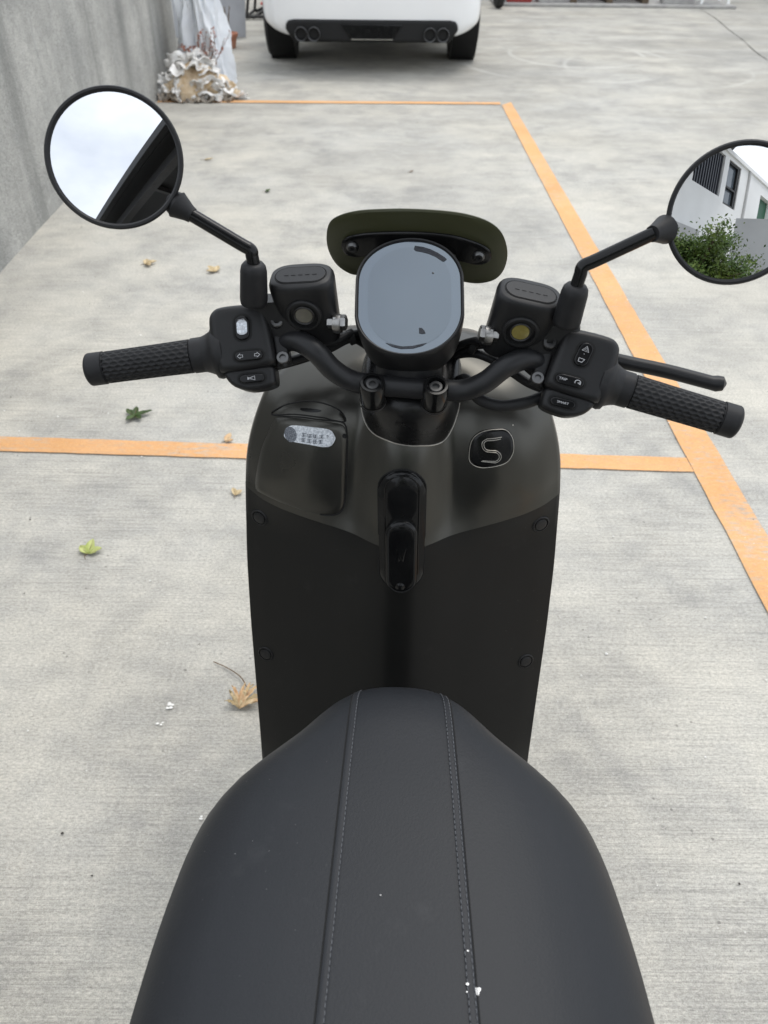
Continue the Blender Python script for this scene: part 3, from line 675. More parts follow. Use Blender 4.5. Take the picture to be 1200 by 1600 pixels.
MB().lathe((0, .96, .72), (0, 1, .12), [(.03, .088), (.04, .088), (.044, .084), (.038, .080)], 36, False).build('headlight_ring', 'steel', hl)

def patch(outline, off, rings=7, edge=.0012, n=3, base=-.002):
    """plate lying on the body surface inside an (x,z) outline"""
    P = closedpath(outline, n) if n else [np.array(p, float) for p in outline]; c = sum(P)/len(P); R_ = [[spt(p[0], p[1], base) for p in P], [spt(p[0], p[1], off-edge) for p in P]]
    sc = 1-edge/max(np.linalg.norm(P[0]-c), .004); R_.append([spt(*(c+(p-c)*sc), off) for p in P])
    for k in range(1, rings): R_.append([spt(*(c+(p-c)*sc*(1-k/rings)), off) for p in P])
    R_.append([spt(*(c+(p-c)*.01), off) for p in P]); return MB().loft(R_)
def gapline(outline, r, n=3, closed=True, off=0):
    P = closedpath(outline, n) if closed else smoothpath(outline, n)
    if closed: P = P+[P[0], P[1]]
    return MB().tube([spt(p[0], p[1], off) for p in P], r, 8)
def rm(p):
    """flat layout coordinates to the fuller shoulder of the cowl"""
    x, z = p; return (x*float(np.interp(z, (.78, .8666), (1, .965))), float(np.interp(z, (.75, .77, .80, .8163, .8328, .8408, .8455, .85, .8535, .8562, .8605, .8666), (.75, .7698, .803, .8225, .8395, .8495, .8535, .8605, .8655, .8695, .8775, .8850))))
# glove box door, its finger-pull above, and the gap round them
door = [(-.150, .8535), (-.1266, .8562), (-.0955, .8554), (-.0740, .8525), (-.0690, .846), (-.0683, .8328), (-.0689, .7968), (-.0706, .7687), (-.0763, .7548), (-.0883, .7489), (-.1081, .7510), (-.1398, .7580), (-.1686, .7640), (-.1815, .767), (-.1790, .7877), (-.1725, .8163), (-.1640, .837), (-.158, .8485)]
pull = [(-.1600, .8535), (-.1444, .8605), (-.1206, .8666), (-.0967, .8666), (-.0770, .8611), (-.0700, .8548), (-.0850, .8562), (-.0994, .8578), (-.1308, .8578)]
door = [rm(p) for p in door]; pull = [rm(p) for p in pull]
DOOR = patch(door, .0005, 9, .0005).build('glove_box_door', 'paint', SCO, angle=60)
gapline([rm(p) for p in [(-.160, .8530), (-.1266, .8568), (-.0955, .8563), (-.0730, .8540), (-.0680, .846), (-.0672, .8328), (-.0678, .7968), (-.0695, .7687), (-.0755, .7538), (-.0883, .7476), (-.1000, .7484)]], .0009, 6, False, .0003).build('door_gap', 'gap', DOOR)
PULL = patch(pull, .0006, 6).build('door_pull', 'paint', SCO, angle=60)
gapline(pull, .0009, 5, True, .0003).build('pull_gap', 'gap', PULL)
patch([rm(p) for p in [(-.124, .8618), (-.105, .8625), (-.098, .8612), (-.106, .8600), (-.122, .8600)]], .0012, 4).build('finger_recess', 'gloss', PULL)
lp = rm((-.0705, .8435)); MB().lathe(spt(*lp), spt(*lp, 1)-spt(*lp), [(-.001, .0028), (.0012, .0028), (.0014, .001)], 16).build('lock_pin', 'gap', DOOR)
# sticker with two lines of characters and a dark roundel
stk = [(-.1428, .8408), (-.1401, .8469), (-.1339, .8506), (-.1142, .8515), (-.0898, .8500), (-.0828, .8455), (-.0819, .8400), (-.0893, .8339), (-.1135, .8362), (-.1329, .8369), (-.1405, .8385)]
stk = [rm(p) for p in stk]; STK = patch(stk, .0014, 6, .0003).build('sticker', 'sticker', DOOR, angle=60); tag(STK, 'scuffed pale sticker with a dark roundel and two lines of characters')
rc = rm((-.1345, .8437))
patch([(rc[0]+.0072*math.cos(q), rc[1]+.0080*math.sin(q)) for q in np.linspace(0, 2*PI, 14, endpoint=False)], .0019, 3, .0002).build('roundel', 'sticker_ink', DOOR)
def glyphs(rows, name, parent, m):
    """tiny stroke characters: each row (x, z, list of strokes)"""
    mb = MB()
    for strokes in rows:
        for (a, c) in strokes:
            a, c = np.array(rm(a)), np.array(rm(c)); d = c-a; q = np.array([-d[1], d[0]])/max(np.linalg.norm(d), 1e-9)*.00028
            mb.add([spt(*(a+q), .0019), spt(*(c+q), .0019), spt(*(c-q), .0019), spt(*(a-q), .0019)], [(0, 1, 2, 3)])
    return mb.build(name, m, parent, smooth=False)
rr = random.Random(9); rows = []
for line, (z0, n_) in enumerate(((.8453, 4), (.8398, 4))):
    for k in range(n_):
        cx = -.1185+.0068*k+(0 if line == 0 else -.0003); cz = z0-.0003*k; w_ = .0025; h_ = .0015; S_ = []
        S_ += [((cx-w_, cz+h_), (cx+w_, cz+h_)), ((cx-w_, cz), (cx+w_, cz)), ((cx-w_, cz-h_), (cx+w_, cz-h_)), ((cx, cz+h_*1.2), (cx, cz-h_*1.2))]
        for _ in range(2):
            v = rr.uniform(-w_, w_); S_.append(((cx+v, cz+h_), (cx+v*.5+rr.uniform(-.001, .001), cz-h_)))
        rows.append(S_)
rows.append([((-.0920, .8455), (-.0905, .8462)), ((-.0905, .8462), (-.0898, .8450)), ((-.0898, .8450), (-.0910, .8440)), ((-.0909, .8432), (-.0907, .8428))])   # question mark
glyphs(rows, 'sticker_characters', DOOR, 'sticker_ink')
# S badge
bd = [(.0766, .8232), (.0780, .8400), (.0850, .8490), (.0960, .8525), (.1090, .8535), (.1210, .8525), (.1292, .8465), (.1312, .8350), (.1285, .8270), (.1225, .8205), (.1110, .8165), (.0930, .8138), (.0815, .8160)]
bd = [rm(p) for p in bd]; BADGE = patch(bd, .0012, 6, .0008).build('badge', 'gloss', SCO, angle=60)
c0 = np.mean(bd, axis=0)
gapline([tuple(c0+(np.array(p)-c0)*.95) for p in bd], .00045, 6, True, .0013).build('badge_outline', 'badge_line', BADGE)
def sline(pts, name):
    MB().tube([spt(*rm(p), .0013) for p in smoothpath(pts, 6)], .00042, 6).build(name, 'badge_line', BADGE)
def sarc(cx, cz, rx, rz_, a0, a1, n=9): return [(cx+rx*math.cos(math.radians(a0+(a1-a0)*k/n)), cz+rz_*math.sin(math.radians(a0+(a1-a0)*k/n))) for k in range(n+1)]
cx, cz = .1037, .8342
for k, d in ((0, 0.), (1, .0023)):
    up = sarc(cx-.0035, cz+.0056, .0080-d, .0066-d*.72, 85, 262); lo = sarc(cx+.0035, cz-.0062, .0080-.0023+d, .0066-.0016+d*.72, 82, -90)
    sline([(cx+.0115-k*.0012, cz+.0132-d*.55)]+up+lo+[(cx-.0115+(1-k)*.0015, cz-.0128-d*.35+.0016)], 'badge_letter')
lp = rm((.1285, .8548)); MB().lathe(spt(*lp), spt(*lp, 1)-spt(*lp), [(0, .001), (.0006, .0008), (.0008, .0001)], 10).build('badge_dot', 'badge_line', SCO)

# shield fasteners
for (x, z) in ((-.1805, .7215), (.1760, .7235), (-.186, .5040), (.180, .5055)):
    n = spt(x, z, 1)-spt(x, z)
    B0 = MB().lathe(spt(x, z), n, [(-.002, .0118), (.0004, .0118), (.0012, .0108), (.0012, .0098), (-.0004, .0094), (-.0004, .0086), (.0014, .0080), (.0020, .0065), (.0016, .0005)], 30).build('fastener', 'plastic', SCO)
    MB().lathe(spt(x, z), n, [(.0002, .0126), (.0003, .0118)], 30, False).build('fastener_gap', 'gap', B0)

# bag hook: glossy stadium bezel, sunk face, sprung hook in its lower half
def hk(x0, z0, x1, z1, hwid, n=8):
    out = [(x1+hwid*math.cos(q), z1+hwid*math.sin(q)) for q in np.linspace(0, PI, n)]+[(x0+hwid*math.cos(q), z0+hwid*math.sin(q)) for q in np.linspace(PI, 2*PI, n)]
    return out
HK = patch(hk(.0015, .690, -.0008, .802, .0275, 14), .005, 5, .004, 0).build('bag_hook_bezel', 'gloss', SCO, angle=60)
gapline(hk(.0015, .690, -.0008, .802, .0278, 14), .0012, 1).build('bezel_gap', 'gap', HK)
gapline(hk(.001, .690, -.0008, .806, .0188, 14), .0012, 1, True, .0052).build('inner_rim', 'gloss', HK)
fr0 = lambda a, c, d=0: spt(a, c, d)
# the hook itself stands out over the lower half
hb_ = patch(hk(.001, .6835, -.0002, .7525, .0172, 14), .0150, 6, .0035, 0, .001)
HOOK = hb_.build('hook', 'gloss', HK, angle=60)
gapline(hk(.001, .6835, -.0002, .7525, .0135, 14), .0009, 1, True, .0150).build('hook_line', 'gap', HK)
MB().lathe(spt(.0, .678, .0155), spt(.0, .678, 1)-spt(.0, .678), [(-.004, .0062), (.0, .0058), (.0016, .0035), (.0020, .0005)], 18).build('hook_button', 'gloss', HK)

# ---- floorboard, rear body, wheels, fork (mostly hidden under the seat)
b = MB(); b.loft([[(-.155, y, z-.07), (-.17, y, z-.02), (-.165, y, z), (.165, y, z), (.17, y, z-.02), (.155, y, z-.07)] for y, z in ((.25, .265), (.45, .262), (.58, .27), (.64, .30))])
FB = b.build('floorboard', 'panel', SCO, bevel=.006)
for k in range(7): MB().box(-.12, .12, .33+.03*k, .338+.03*k, .262, .268).build('floor_rib', 'rubber', FB)
S = [(.44, .085, .30, .60), (.40, .12, .28, .64), (.32, .145, .27, .655), (.18, .165, .27, .66), (0, .165, .30, .665), (-.2, .155, .36, .68), (-.4, .12, .46, .70), (-.55, .07, .55, .71)]
b = MB(); b.loft([[(hw*c, y, z0+(z1-z0)*d) for c, d in ((-.7, 0), (-.98, .2), (-1, .6), (-.92, 1), (.92, 1), (1, .6), (.98, .2), (.7, 0))] for y, hw, z0, z1 in S])
b.build('rear_body', 'paint', SCO, sub=2)
tl = MB().prism(frame((0, -.56, .655), (-1, 0, 0), (0, -.1, 1)), sround(.13, .05, 3), -.03, .02, .01).build('tail_light', 'red_lens', SCO)
def wheel(y, rz_=None, xf=None):
    W_ = MB().lathe((0, y, .245), (1, 0, 0), [(-.035, .16), (-.052, .19), (-.050, .222), (-.03, .241), (0, .245), (.03, .241), (.050, .222), (.052, .19), (.035, .16)], 44).build('wheel', 'tyre', SCO, xf)
    MB().lathe((0, y, .245), (1, 0, 0), [(-.04, .162), (-.035, .13), (-.012, .12), (-.012, .05), (-.04, .045), (-.04, .02), (.04, .02), (.04, .045), (.012, .05), (.012, .12), (.035, .13), (.04, .162)], 30).build('rim', 'alloy_black', W_, xf)
    MB().lathe((.055, y, .245), (1, 0, 0), [(-.002, .095), (.002, .095), (.002, .05), (-.002, .05)], 30).build('brake_disc', 'steel', W_, xf)
wheel(1.06, xf=hs); wheel(-.25)
b = MB(); rg = []
for k in range(13):
    q = math.radians(20+150*k/12); rg.append([(x, 1.06-(.262+o)*math.cos(q), .245+(.262+o)*math.sin(q)) for x, o in ((-.07, -.03), (-.066, 0), (-.04, .012), (.04, .012), (.066, 0), (.07, -.03))])
b.loft(rg).build('front_fender', 'paint', SCO, hs)
for s in (-1, 1): MB().tube([(s*.075, 1.06, .245), (s*.075, .86, .62)], [.022, .026], 16).build('fork_leg', 'alloy_black', SCO, hs)
for s in (-1, 1): MB().tube([(s*.10, .1, .32), (s*.09, -.25, .245)], [.03, .026], 14).build('swing_arm', 'alloy_black', SCO)
MB().tube(smoothpath([(-.10, .22, .28), (-.15, .20, .12), (-.20, .17, .008)], 4), .010, 10).build('side_stand', 'dark_steel', SCO)

# ---- seat
ZC = [(-.42, .80), (-.30, .795), (-.1, .772), (0, .764), (.18, .752), (.35, .750), (.43, .747), (.46, .741), (.48, .727), (.495, .704), (.505, .675), (.508, .655)]
SW = [(-.42, .06), (-.38, .11), (-.3, .145), (-.2, .175), (0, .199), (.1, .201), (.186, .199), (.24, .1955), (.28, .191), (.317, .1855), (.345, .1785), (.370, .169), (.392, .153), (.412, .130), (.431, .107), (.452, .091), (.472, .0745), (.487, .058), (.498, .042), (.505, .026), (.508, .006)]
_yy = np.linspace(-.42, .508, 900)
def _sm(tb, n):
    v = np.interp(_yy, [a for a, _ in tb], [c for _, c in tb]); k = np.exp(-.5*(np.arange(-3*n, 3*n+1)/n)**2); k /= k.sum()
    p = np.r_[2*v[0]-v[1:3*n+1][::-1], v, 2*v[-1]-v[-3*n-1:-1][::-1]]; return np.convolve(p, k, 'valid')
_zc, _sw = _sm(ZC, 10), _sm(SW, 9)
_pt = np.array([(0, 0), (.15, .004), (.3, .02), (.45, .06), (.6, .14), (.75, .29), (.87, .50), (.95, .74), (1, 1.)])
def seat_pt(x, y, off=0):
    zc = np.interp(y, _yy, _zc); w_ = np.interp(y, _yy, _sw); t = min(abs(x)/w_, 1)
    return np.array([x, y, zc-.062*np.interp(t, _pt[:, 0], _pt[:, 1])+off])
us = np.sin(np.linspace(-PI/2, PI/2, 61)); b = MB(); rings = []
_us = np.linspace(0, 1, 300); _pv = np.interp(_us, _pt[:, 0], _pt[:, 1]); _k = np.exp(-.5*(np.arange(-24, 25)/8)**2); _k /= _k.sum()
_pv = np.convolve(np.r_[_pv[1:25][::-1], _pv, 2*_pv[-1]-_pv[-25:-1][::-1]], _k, 'valid'); _pt = np.c_[_us, _pv]
for y in np.r_[np.linspace(-.42, .40, 60), np.linspace(.405, .508, 40)]:
    zc = np.interp(y, _yy, _zc); w_ = max(np.interp(y, _yy, _sw), .004); rg = [seat_pt(u*w_, y) for u in us]
    ze = rg[-1][2]; zb = min(.655, ze-.004)
    rg += [(w_*1.0, y, ze-(ze-zb)*.25), (w_*.985, y, ze-(ze-zb)*.6), (w_*.93, y, zb), (-w_*.93, y, zb), (-w_*.985, y, ze-(ze-zb)*.6), (-w_*1.0, y, ze-(ze-zb)*.25)]
    rings.append(rg)
SEAT = b.loft(rings).build('seat', 'seat', SCO, angle=70)
def seam_x(y): return .0475+.0085*(.457-y)/.28 if y < .457 else .0475-.10*(y-.457)
for s in (-1, 1):
    ys = np.linspace(-.30, .492, 150); cx0 = .002
    V = []; prof = [(-.0005, .0001), (.0006, .0011), (.0030, .0013), (.0054, .0011), (.0064, .0002)]
    for y in ys:
        for d, h_ in prof: V.append(seat_pt(cx0+s*(seam_x(y)-d), y, h_))
    n = len(prof); Fc = [(i*n+j, i*n+j+1, (i+1)*n+j+1, (i+1)*n+j) for i in range(len(ys)-1) for j in range(n-1)]
    BAND = MB().add(V, Fc).build('seam_band', 'seat_band', SEAT)
    MB().tube([seat_pt(cx0+s*(seam_x(y)+.0008), y, .0000) for y in ys], .0007, 6).build('seam_groove', 'gap', SEAT)
    st = MB(); y = -.28; r3 = random.Random(2+s)
    while y < .485:
        for d in ((.0055,) if s < 0 else (.0010, .0058)):
            a = seat_pt(cx0+s*(seam_x(y)-d+r3.uniform(-.0002, .0002)), y, .0012); c = seat_pt(cx0+s*(seam_x(y+.0030)-d), y+.0030, .0012); st.tube([a, (a+c)/2+np.array([0, 0, .0003]), c], [.0003, .00042, .0003], 5)
        y += .0046
    tag(st.build('stitching', 'thread', SEAT), kind='stuff')
dp = MB()
for i in range(14):
    a = 2*PI*i/14; r = .0024*(1+.35*math.sin(3*a)); dp.add([seat_pt(.0585+r*math.cos(a)*.9, .199+r*math.sin(a), .0006)], [])
dp.f = [tuple(range(14))]; dp.build('paint_fleck', 'scrap', SEAT, smooth=False)
for (x, y, r) in ((.0515, .2025, .0009), (.0530, .2245, .0006), (.0508, .1975, .0005), (-.012, .262, .0004)):
    f_ = MB(); f_.v = [tuple(seat_pt(x+r*math.cos(q)*1.3, y+r*math.sin(q), .0017)) for q in np.linspace(0, 2*PI, 9, endpoint=False)]; f_.f = [tuple(range(9))]; f_.build('paint_fleck', 'scrap', SEAT, smooth=False)

# ================================================================== steering head, bars and controls (h-frame, turned by hs)
hb = lambda mb, name, m, parent=SCO, **k: mb.build(name, m, parent, hs, **k)
# stem cover: raked rounded column rising out of the cowl
sa = np.array(SAX); b = MB(); rings = []
for d, rx, ry in ((-.06, .0585, .066), (.0, .058, .066), (.03, .057, .065), (.052, .0555, .062), (.064, .052, .056), (.069, .045, .045), (.070, .030, .03)):
    c = np.array([.001, .7750, .880])+sa*d; rings.append([c+rx*math.copysign(abs(math.cos(q))**.95, math.cos(q))*np.array([1, 0, 0])+ry*math.copysign(abs(math.sin(q))**.9, math.sin(q))*np.array([0, math.cos(math.radians(25)), math.sin(math.radians(25))]) for q in np.linspace(0, 2*PI, 56, endpoint=False)])
STEM = hb(b.loft(rings), 'stem_cover', 'stem', angle=50)
# highlight painted as a pale line where the stem cover meets the cowl
tr = []
for q in np.linspace(math.radians(186), math.radians(354), 70):
    for d in np.linspace(.05, -.05, 400):
        k = np.interp(d, (-.06, .0, .03, .052), (.0585, .058, .057, .0555)); k2 = np.interp(d, (-.06, .0, .03, .052), (.066, .066, .065, .062))
        p = hs(np.array([.001, .7750, .880])+sa*d+k*math.copysign(abs(math.cos(q))**.95, math.cos(q))*np.array([1, 0, 0])+k2*math.copysign(abs(math.sin(q))**.9, math.sin(q))*np.array([0, math.cos(math.radians(25)), math.sin(math.radians(25))]))
        if p[2] < .915 and p[1] > g(p[0], p[2])-.0008: tr.append(p); break
MB().tube(tr, .0008, 6).build('stem_highlight', 'badge_line', STEM)
fr = frame((.001, .6835, .895), (1, 0, 0), (0, -sa[1]*-1, sa[2]))
hb(text_mb('gogoro', .0085, frame((.0005, .698, .896), (1, 0, 0), (0, -.4226, .906)), .0010), 'stem_lettering', 'gap', STEM, smooth=False)
# handlebar tube
half = [(0, .694, .944), (.035, .694, .944), (.058, .694, .946), (.078, .693, .958), (.097, .697, .9755), (.118, .7055, .9815), (.138, .7115, .9735), (.165, .7067, .9680), (.20, .700, .9632), (.325, .6755, .9455)]
pts = [(-x, y, z) for x, y, z in half[:0:-1]]+half
BAR = hb(MB().tube(smoothpath(pts, 6), .0112, 22), 'handlebar', 'alloy_black')
for (x, z) in ((-.0362, .951), (.0286, .954)):
    o = np.array((x, .6815, z)); ax = np.array((0, -.35, .94)); ax /= np.linalg.norm(ax)
    C0 = hb(MB().lathe(o, ax, [(-.027, .0128), (-.0255, .0132), (.002, .0132), (.0040, .0122), (.0040, .0096), (-.003, .0092), (-.003, .0005)], 30), 'bar_clamp', 'gloss', angle=30)
    hb(MB().lathe(o, ax, [(-.003, .0072), (.001, .0072), (.0020, .0064), (.0020, .0038), (-.001, .0036), (-.001, .0004)], 24), 'clamp_bolt', 'bolt_dark', C0, angle=25)
    hb(MB().lathe(o, ax, [(-.0285, .0140), (-.0275, .0144), (-.0265, .0140)], 30, False), 'clamp_foot', 'alloy_black', C0)

# ---- display pod
dn = np.array([-.045, -.5423, .8402]); dn /= np.linalg.norm(dn)
dv = np.array([-.085, .8402, .5423]); dv -= dn*(dn @ dv); dv /= np.linalg.norm(dv); du = np.cross(dv, dn)
oD = np.array([-.0062, .7355, 1.0245]); frD = lambda a, c, d=0: oD+a*du+c*dv+d*dn
def pod(w_, h, e=2.06, n=72):
    st = .125*h; return [(x, y*(h-2*st)/h+(st if y > 1e-9 else -st if y < -1e-9 else 0)) for x, y in sround(w_, h, e, n)]
b = MB(); rings = []
for d, k in ((-.056, .80), (-.054, .86), (-.045, .93), (-.025, .975), (-.006, 1.0), (.0005, 1.0), (.0026, .99), (.0034, .975), (.0030, .958), (.0006, .950)):
    rings.append([frD(p[0], p[1]-(1-k)*.03*(d < -.01), d) for p in pod(.1105*k, .1375*k)])
DISP = hb(b.loft(rings, True, True), 'display_housing', 'plastic', angle=40)
hb(MB().tube([frD(p[0], p[1], .0010) for p in pod(.1045, .1315)+pod(.1045, .1315)[:1]], .0007, 6), 'glass_seal', 'gap', DISP)
SCR = hb(MB().prism(frD, pod(.1035, .1305), -.004, .0009), 'display_glass', 'screen_ring', DISP, smooth=False)
hb(MB().prism(frD, pod(.0845, .1150), -.003, .00115), 'display_screen', 'screen', DISP, smooth=False)
# dark bar near the upper right of the glass, sliver at its foot, a chip and a droplet
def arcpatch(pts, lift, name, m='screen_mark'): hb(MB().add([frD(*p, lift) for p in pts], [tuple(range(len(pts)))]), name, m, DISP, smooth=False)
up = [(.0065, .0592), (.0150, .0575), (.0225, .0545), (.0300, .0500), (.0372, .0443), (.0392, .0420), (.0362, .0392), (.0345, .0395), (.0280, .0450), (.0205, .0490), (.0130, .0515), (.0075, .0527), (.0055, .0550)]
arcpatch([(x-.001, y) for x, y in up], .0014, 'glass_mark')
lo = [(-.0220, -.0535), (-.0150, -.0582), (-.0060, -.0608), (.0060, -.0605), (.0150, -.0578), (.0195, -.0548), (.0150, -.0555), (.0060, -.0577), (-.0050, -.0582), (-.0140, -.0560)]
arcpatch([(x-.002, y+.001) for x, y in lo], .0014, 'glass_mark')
arcpatch([(.0095, -.0368), (.0125, -.0370), (.0150, -.0400), (.0162, -.0432), (.0130, -.0438), (.0098, -.0430)], .0015, 'glass_chip')
hb(MB().lathe(frD(.024, .026, .001), dn, [(0, .0012), (.0005, .0009), (.0007, .0001)], 12), 'water_drop', 'gloss', DISP)
hb(MB().tube([(-.004, .735, .985), (-.001, .728, .935)], [.034, .036], 24), 'display_mount', 'alloy_black', DISP)

# ---- fly screen behind the display
p1 = np.array([0, .79, 1.092]); p2 = np.array([0, .82, 1.005]); sv_ = (p1-p2)/np.linalg.norm(p1-p2)
def frW(a, c, d=0): q = p2+sv_*c+np.array([a, 0, 0]); q = q+np.array([0, .9*(a+.004)**2*1.0, 0]); return q+np.array([0, -.957, -.29])*d
ow = [(-.1023, .0450), (-.0979, .0636), (-.0860, .0750), (-.0658, .0837), (-.0396, .0890), (-.0136, .0919), (.0187, .0923), (.0448, .0892), (.0685, .0803), (.0835, .0657), (.0921, .0433), (.0926, .0225), (.0867, .0076), (.0750, .0005), (.0574, -.0008), (.030, .006), (-.004, .009), (-.040, .005), (-.0650, -.001), (-.0784, -.001), (-.0924, .0086), (-.1007, .0256)]
ow = [(x, c+.12*(x+.004)**2) for x, c in ow]
def curved_plate(outline, d0, d1, n=4, rings=6, rd=.002):
    P = closedpath(outline, n); c = np.array([-.004, .047]); M = MB(); rg = []
    back = [(d0, .02), (d0, .35), (d0, .7), (d0, 1-rd/.05), (d0+rd*.6*np.sign(d1-d0), 1.0), (d1-rd*.6*np.sign(d1-d0), 1.0), (d1, 1-rd/.05), (d1, .85), (d1, .7), (d1, .5), (d1, .3), (d1, .02)]
    for d, k in back: rg.append([frW(*(c+(p-c)*k), d) for p in P])
    return M.loft(rg)
WS = hb(curved_plate(ow, -.0035, .0), 'fly_screen', 'olive', angle=28)
br = [(-.0853, .0416), (-.0820, .0490), (-.0740, .0548), (-.0528, .0619), (-.0128, .0678), (.0271, .0672), (.0500, .0615), (.0680, .0530), (.0751, .0435), (.0740, .0345), (.0632, .0294), (.0430, .0370), (.020, .0410), (-.0100, .0415), (-.0350, .0380), (-.0600, .0311), (-.0775, .0277), (-.0840, .0340)]
br = [(x, c+.12*(x+.004)**2) for x, c in br]
BRK = hb(curved_plate(br, .0012, .0050, 4), 'fly_screen_bracket', 'gloss', WS, angle=60)
for (x, c) in ((-.0729, .0425), (.0617, .0428)):
    hb(MB().lathe(frW(x, c, .005), (0, -.957, -.29), [(-.003, .0068), (.0012, .0068), (.0016, .0060), (.0030, .0055), (.0044, .0045), (.0044, .0024), (.0020, .0022), (.0020, .0003)], 20), 'screen_bolt', 'bolt_dark', WS, angle=30)
for s in (-1, 1): hb(MB().tube(smoothpath([(s*.035-.004, .80, 1.045), (s*.03-.004, .80, 1.0), (s*.022-.002, .765, .95)], 4), .007, 10), 'screen_strut', 'dark_steel', WS)

# ---- each side: grip, switch pod, reservoir, lever, mirror
def grip(s):
    a = np.array([s*.2005, .7000, .9632]); e = np.array([s*.3290, .6755, .9455]); d = e-a; ln = np.linalg.norm(d); d /= ln
    u = np.cross(d, [0, 0, 1.]); u /= np.linalg.norm(u); v = np.cross(u, d); M = MB(); rings = []; na, nt = 260, 144
    for i in range(na+1):
        l_ = ln*i/na; rg = []
        for j in range(nt):
            q = 2*PI*j/nt; r = .0160+.0016*(1-l_/ln)**2
            if .026 < l_ < ln-.016:
                # staggered lens-shaped dimples
                nrow = 24; rowf = q/(2*PI)*nrow; k = math.floor(rowf); fv = rowf-k-.5; pitch = .0086
                fu = ((l_-.026)/pitch+.5*(k % 2)) % 1-.5
                w_ = (abs(fu)*2.15)**1.5+(abs(fv)*2.35)**2.0
                r += .0004-.0013*max(0, 1-w_)**.6
            elif l_ >= ln-.016: r += .0009
            else: r += .0009
            if abs(l_-.026) < .0009 or abs(l_-(ln-.016)) < .0009: r -= .0012
            rg.append(a+d*l_+r*(math.cos(q)*u+math.sin(q)*v))
        rings.append(rg)
    for k in range(1, 7):
        q = PI/2*k/6; l_ = ln+.006*math.sin(q); r = .0130*math.cos(q)+.0039*(1-k/6)+.0003; rings.append([a+d*l_+r*(math.cos(p)*u+math.sin(p)*v) for p in np.linspace(0, 2*PI, nt, endpoint=False)])
    G_ = hb(M.loft(rings), 'grip', 'rubber', angle=55)
    hb(MB().lathe(a, d, [(-.010, .0235), (-.008, .0265), (-.002, .0275), (.002, .0262), (.004, .0225), (.010, .0195), (.016, .0176)], 48), 'grip_flange', 'rubber', G_, angle=45)
def icon(mbdata, parent, name='icon'): return hb(MB().add(*mbdata), name, 'icon', parent, smooth=False)
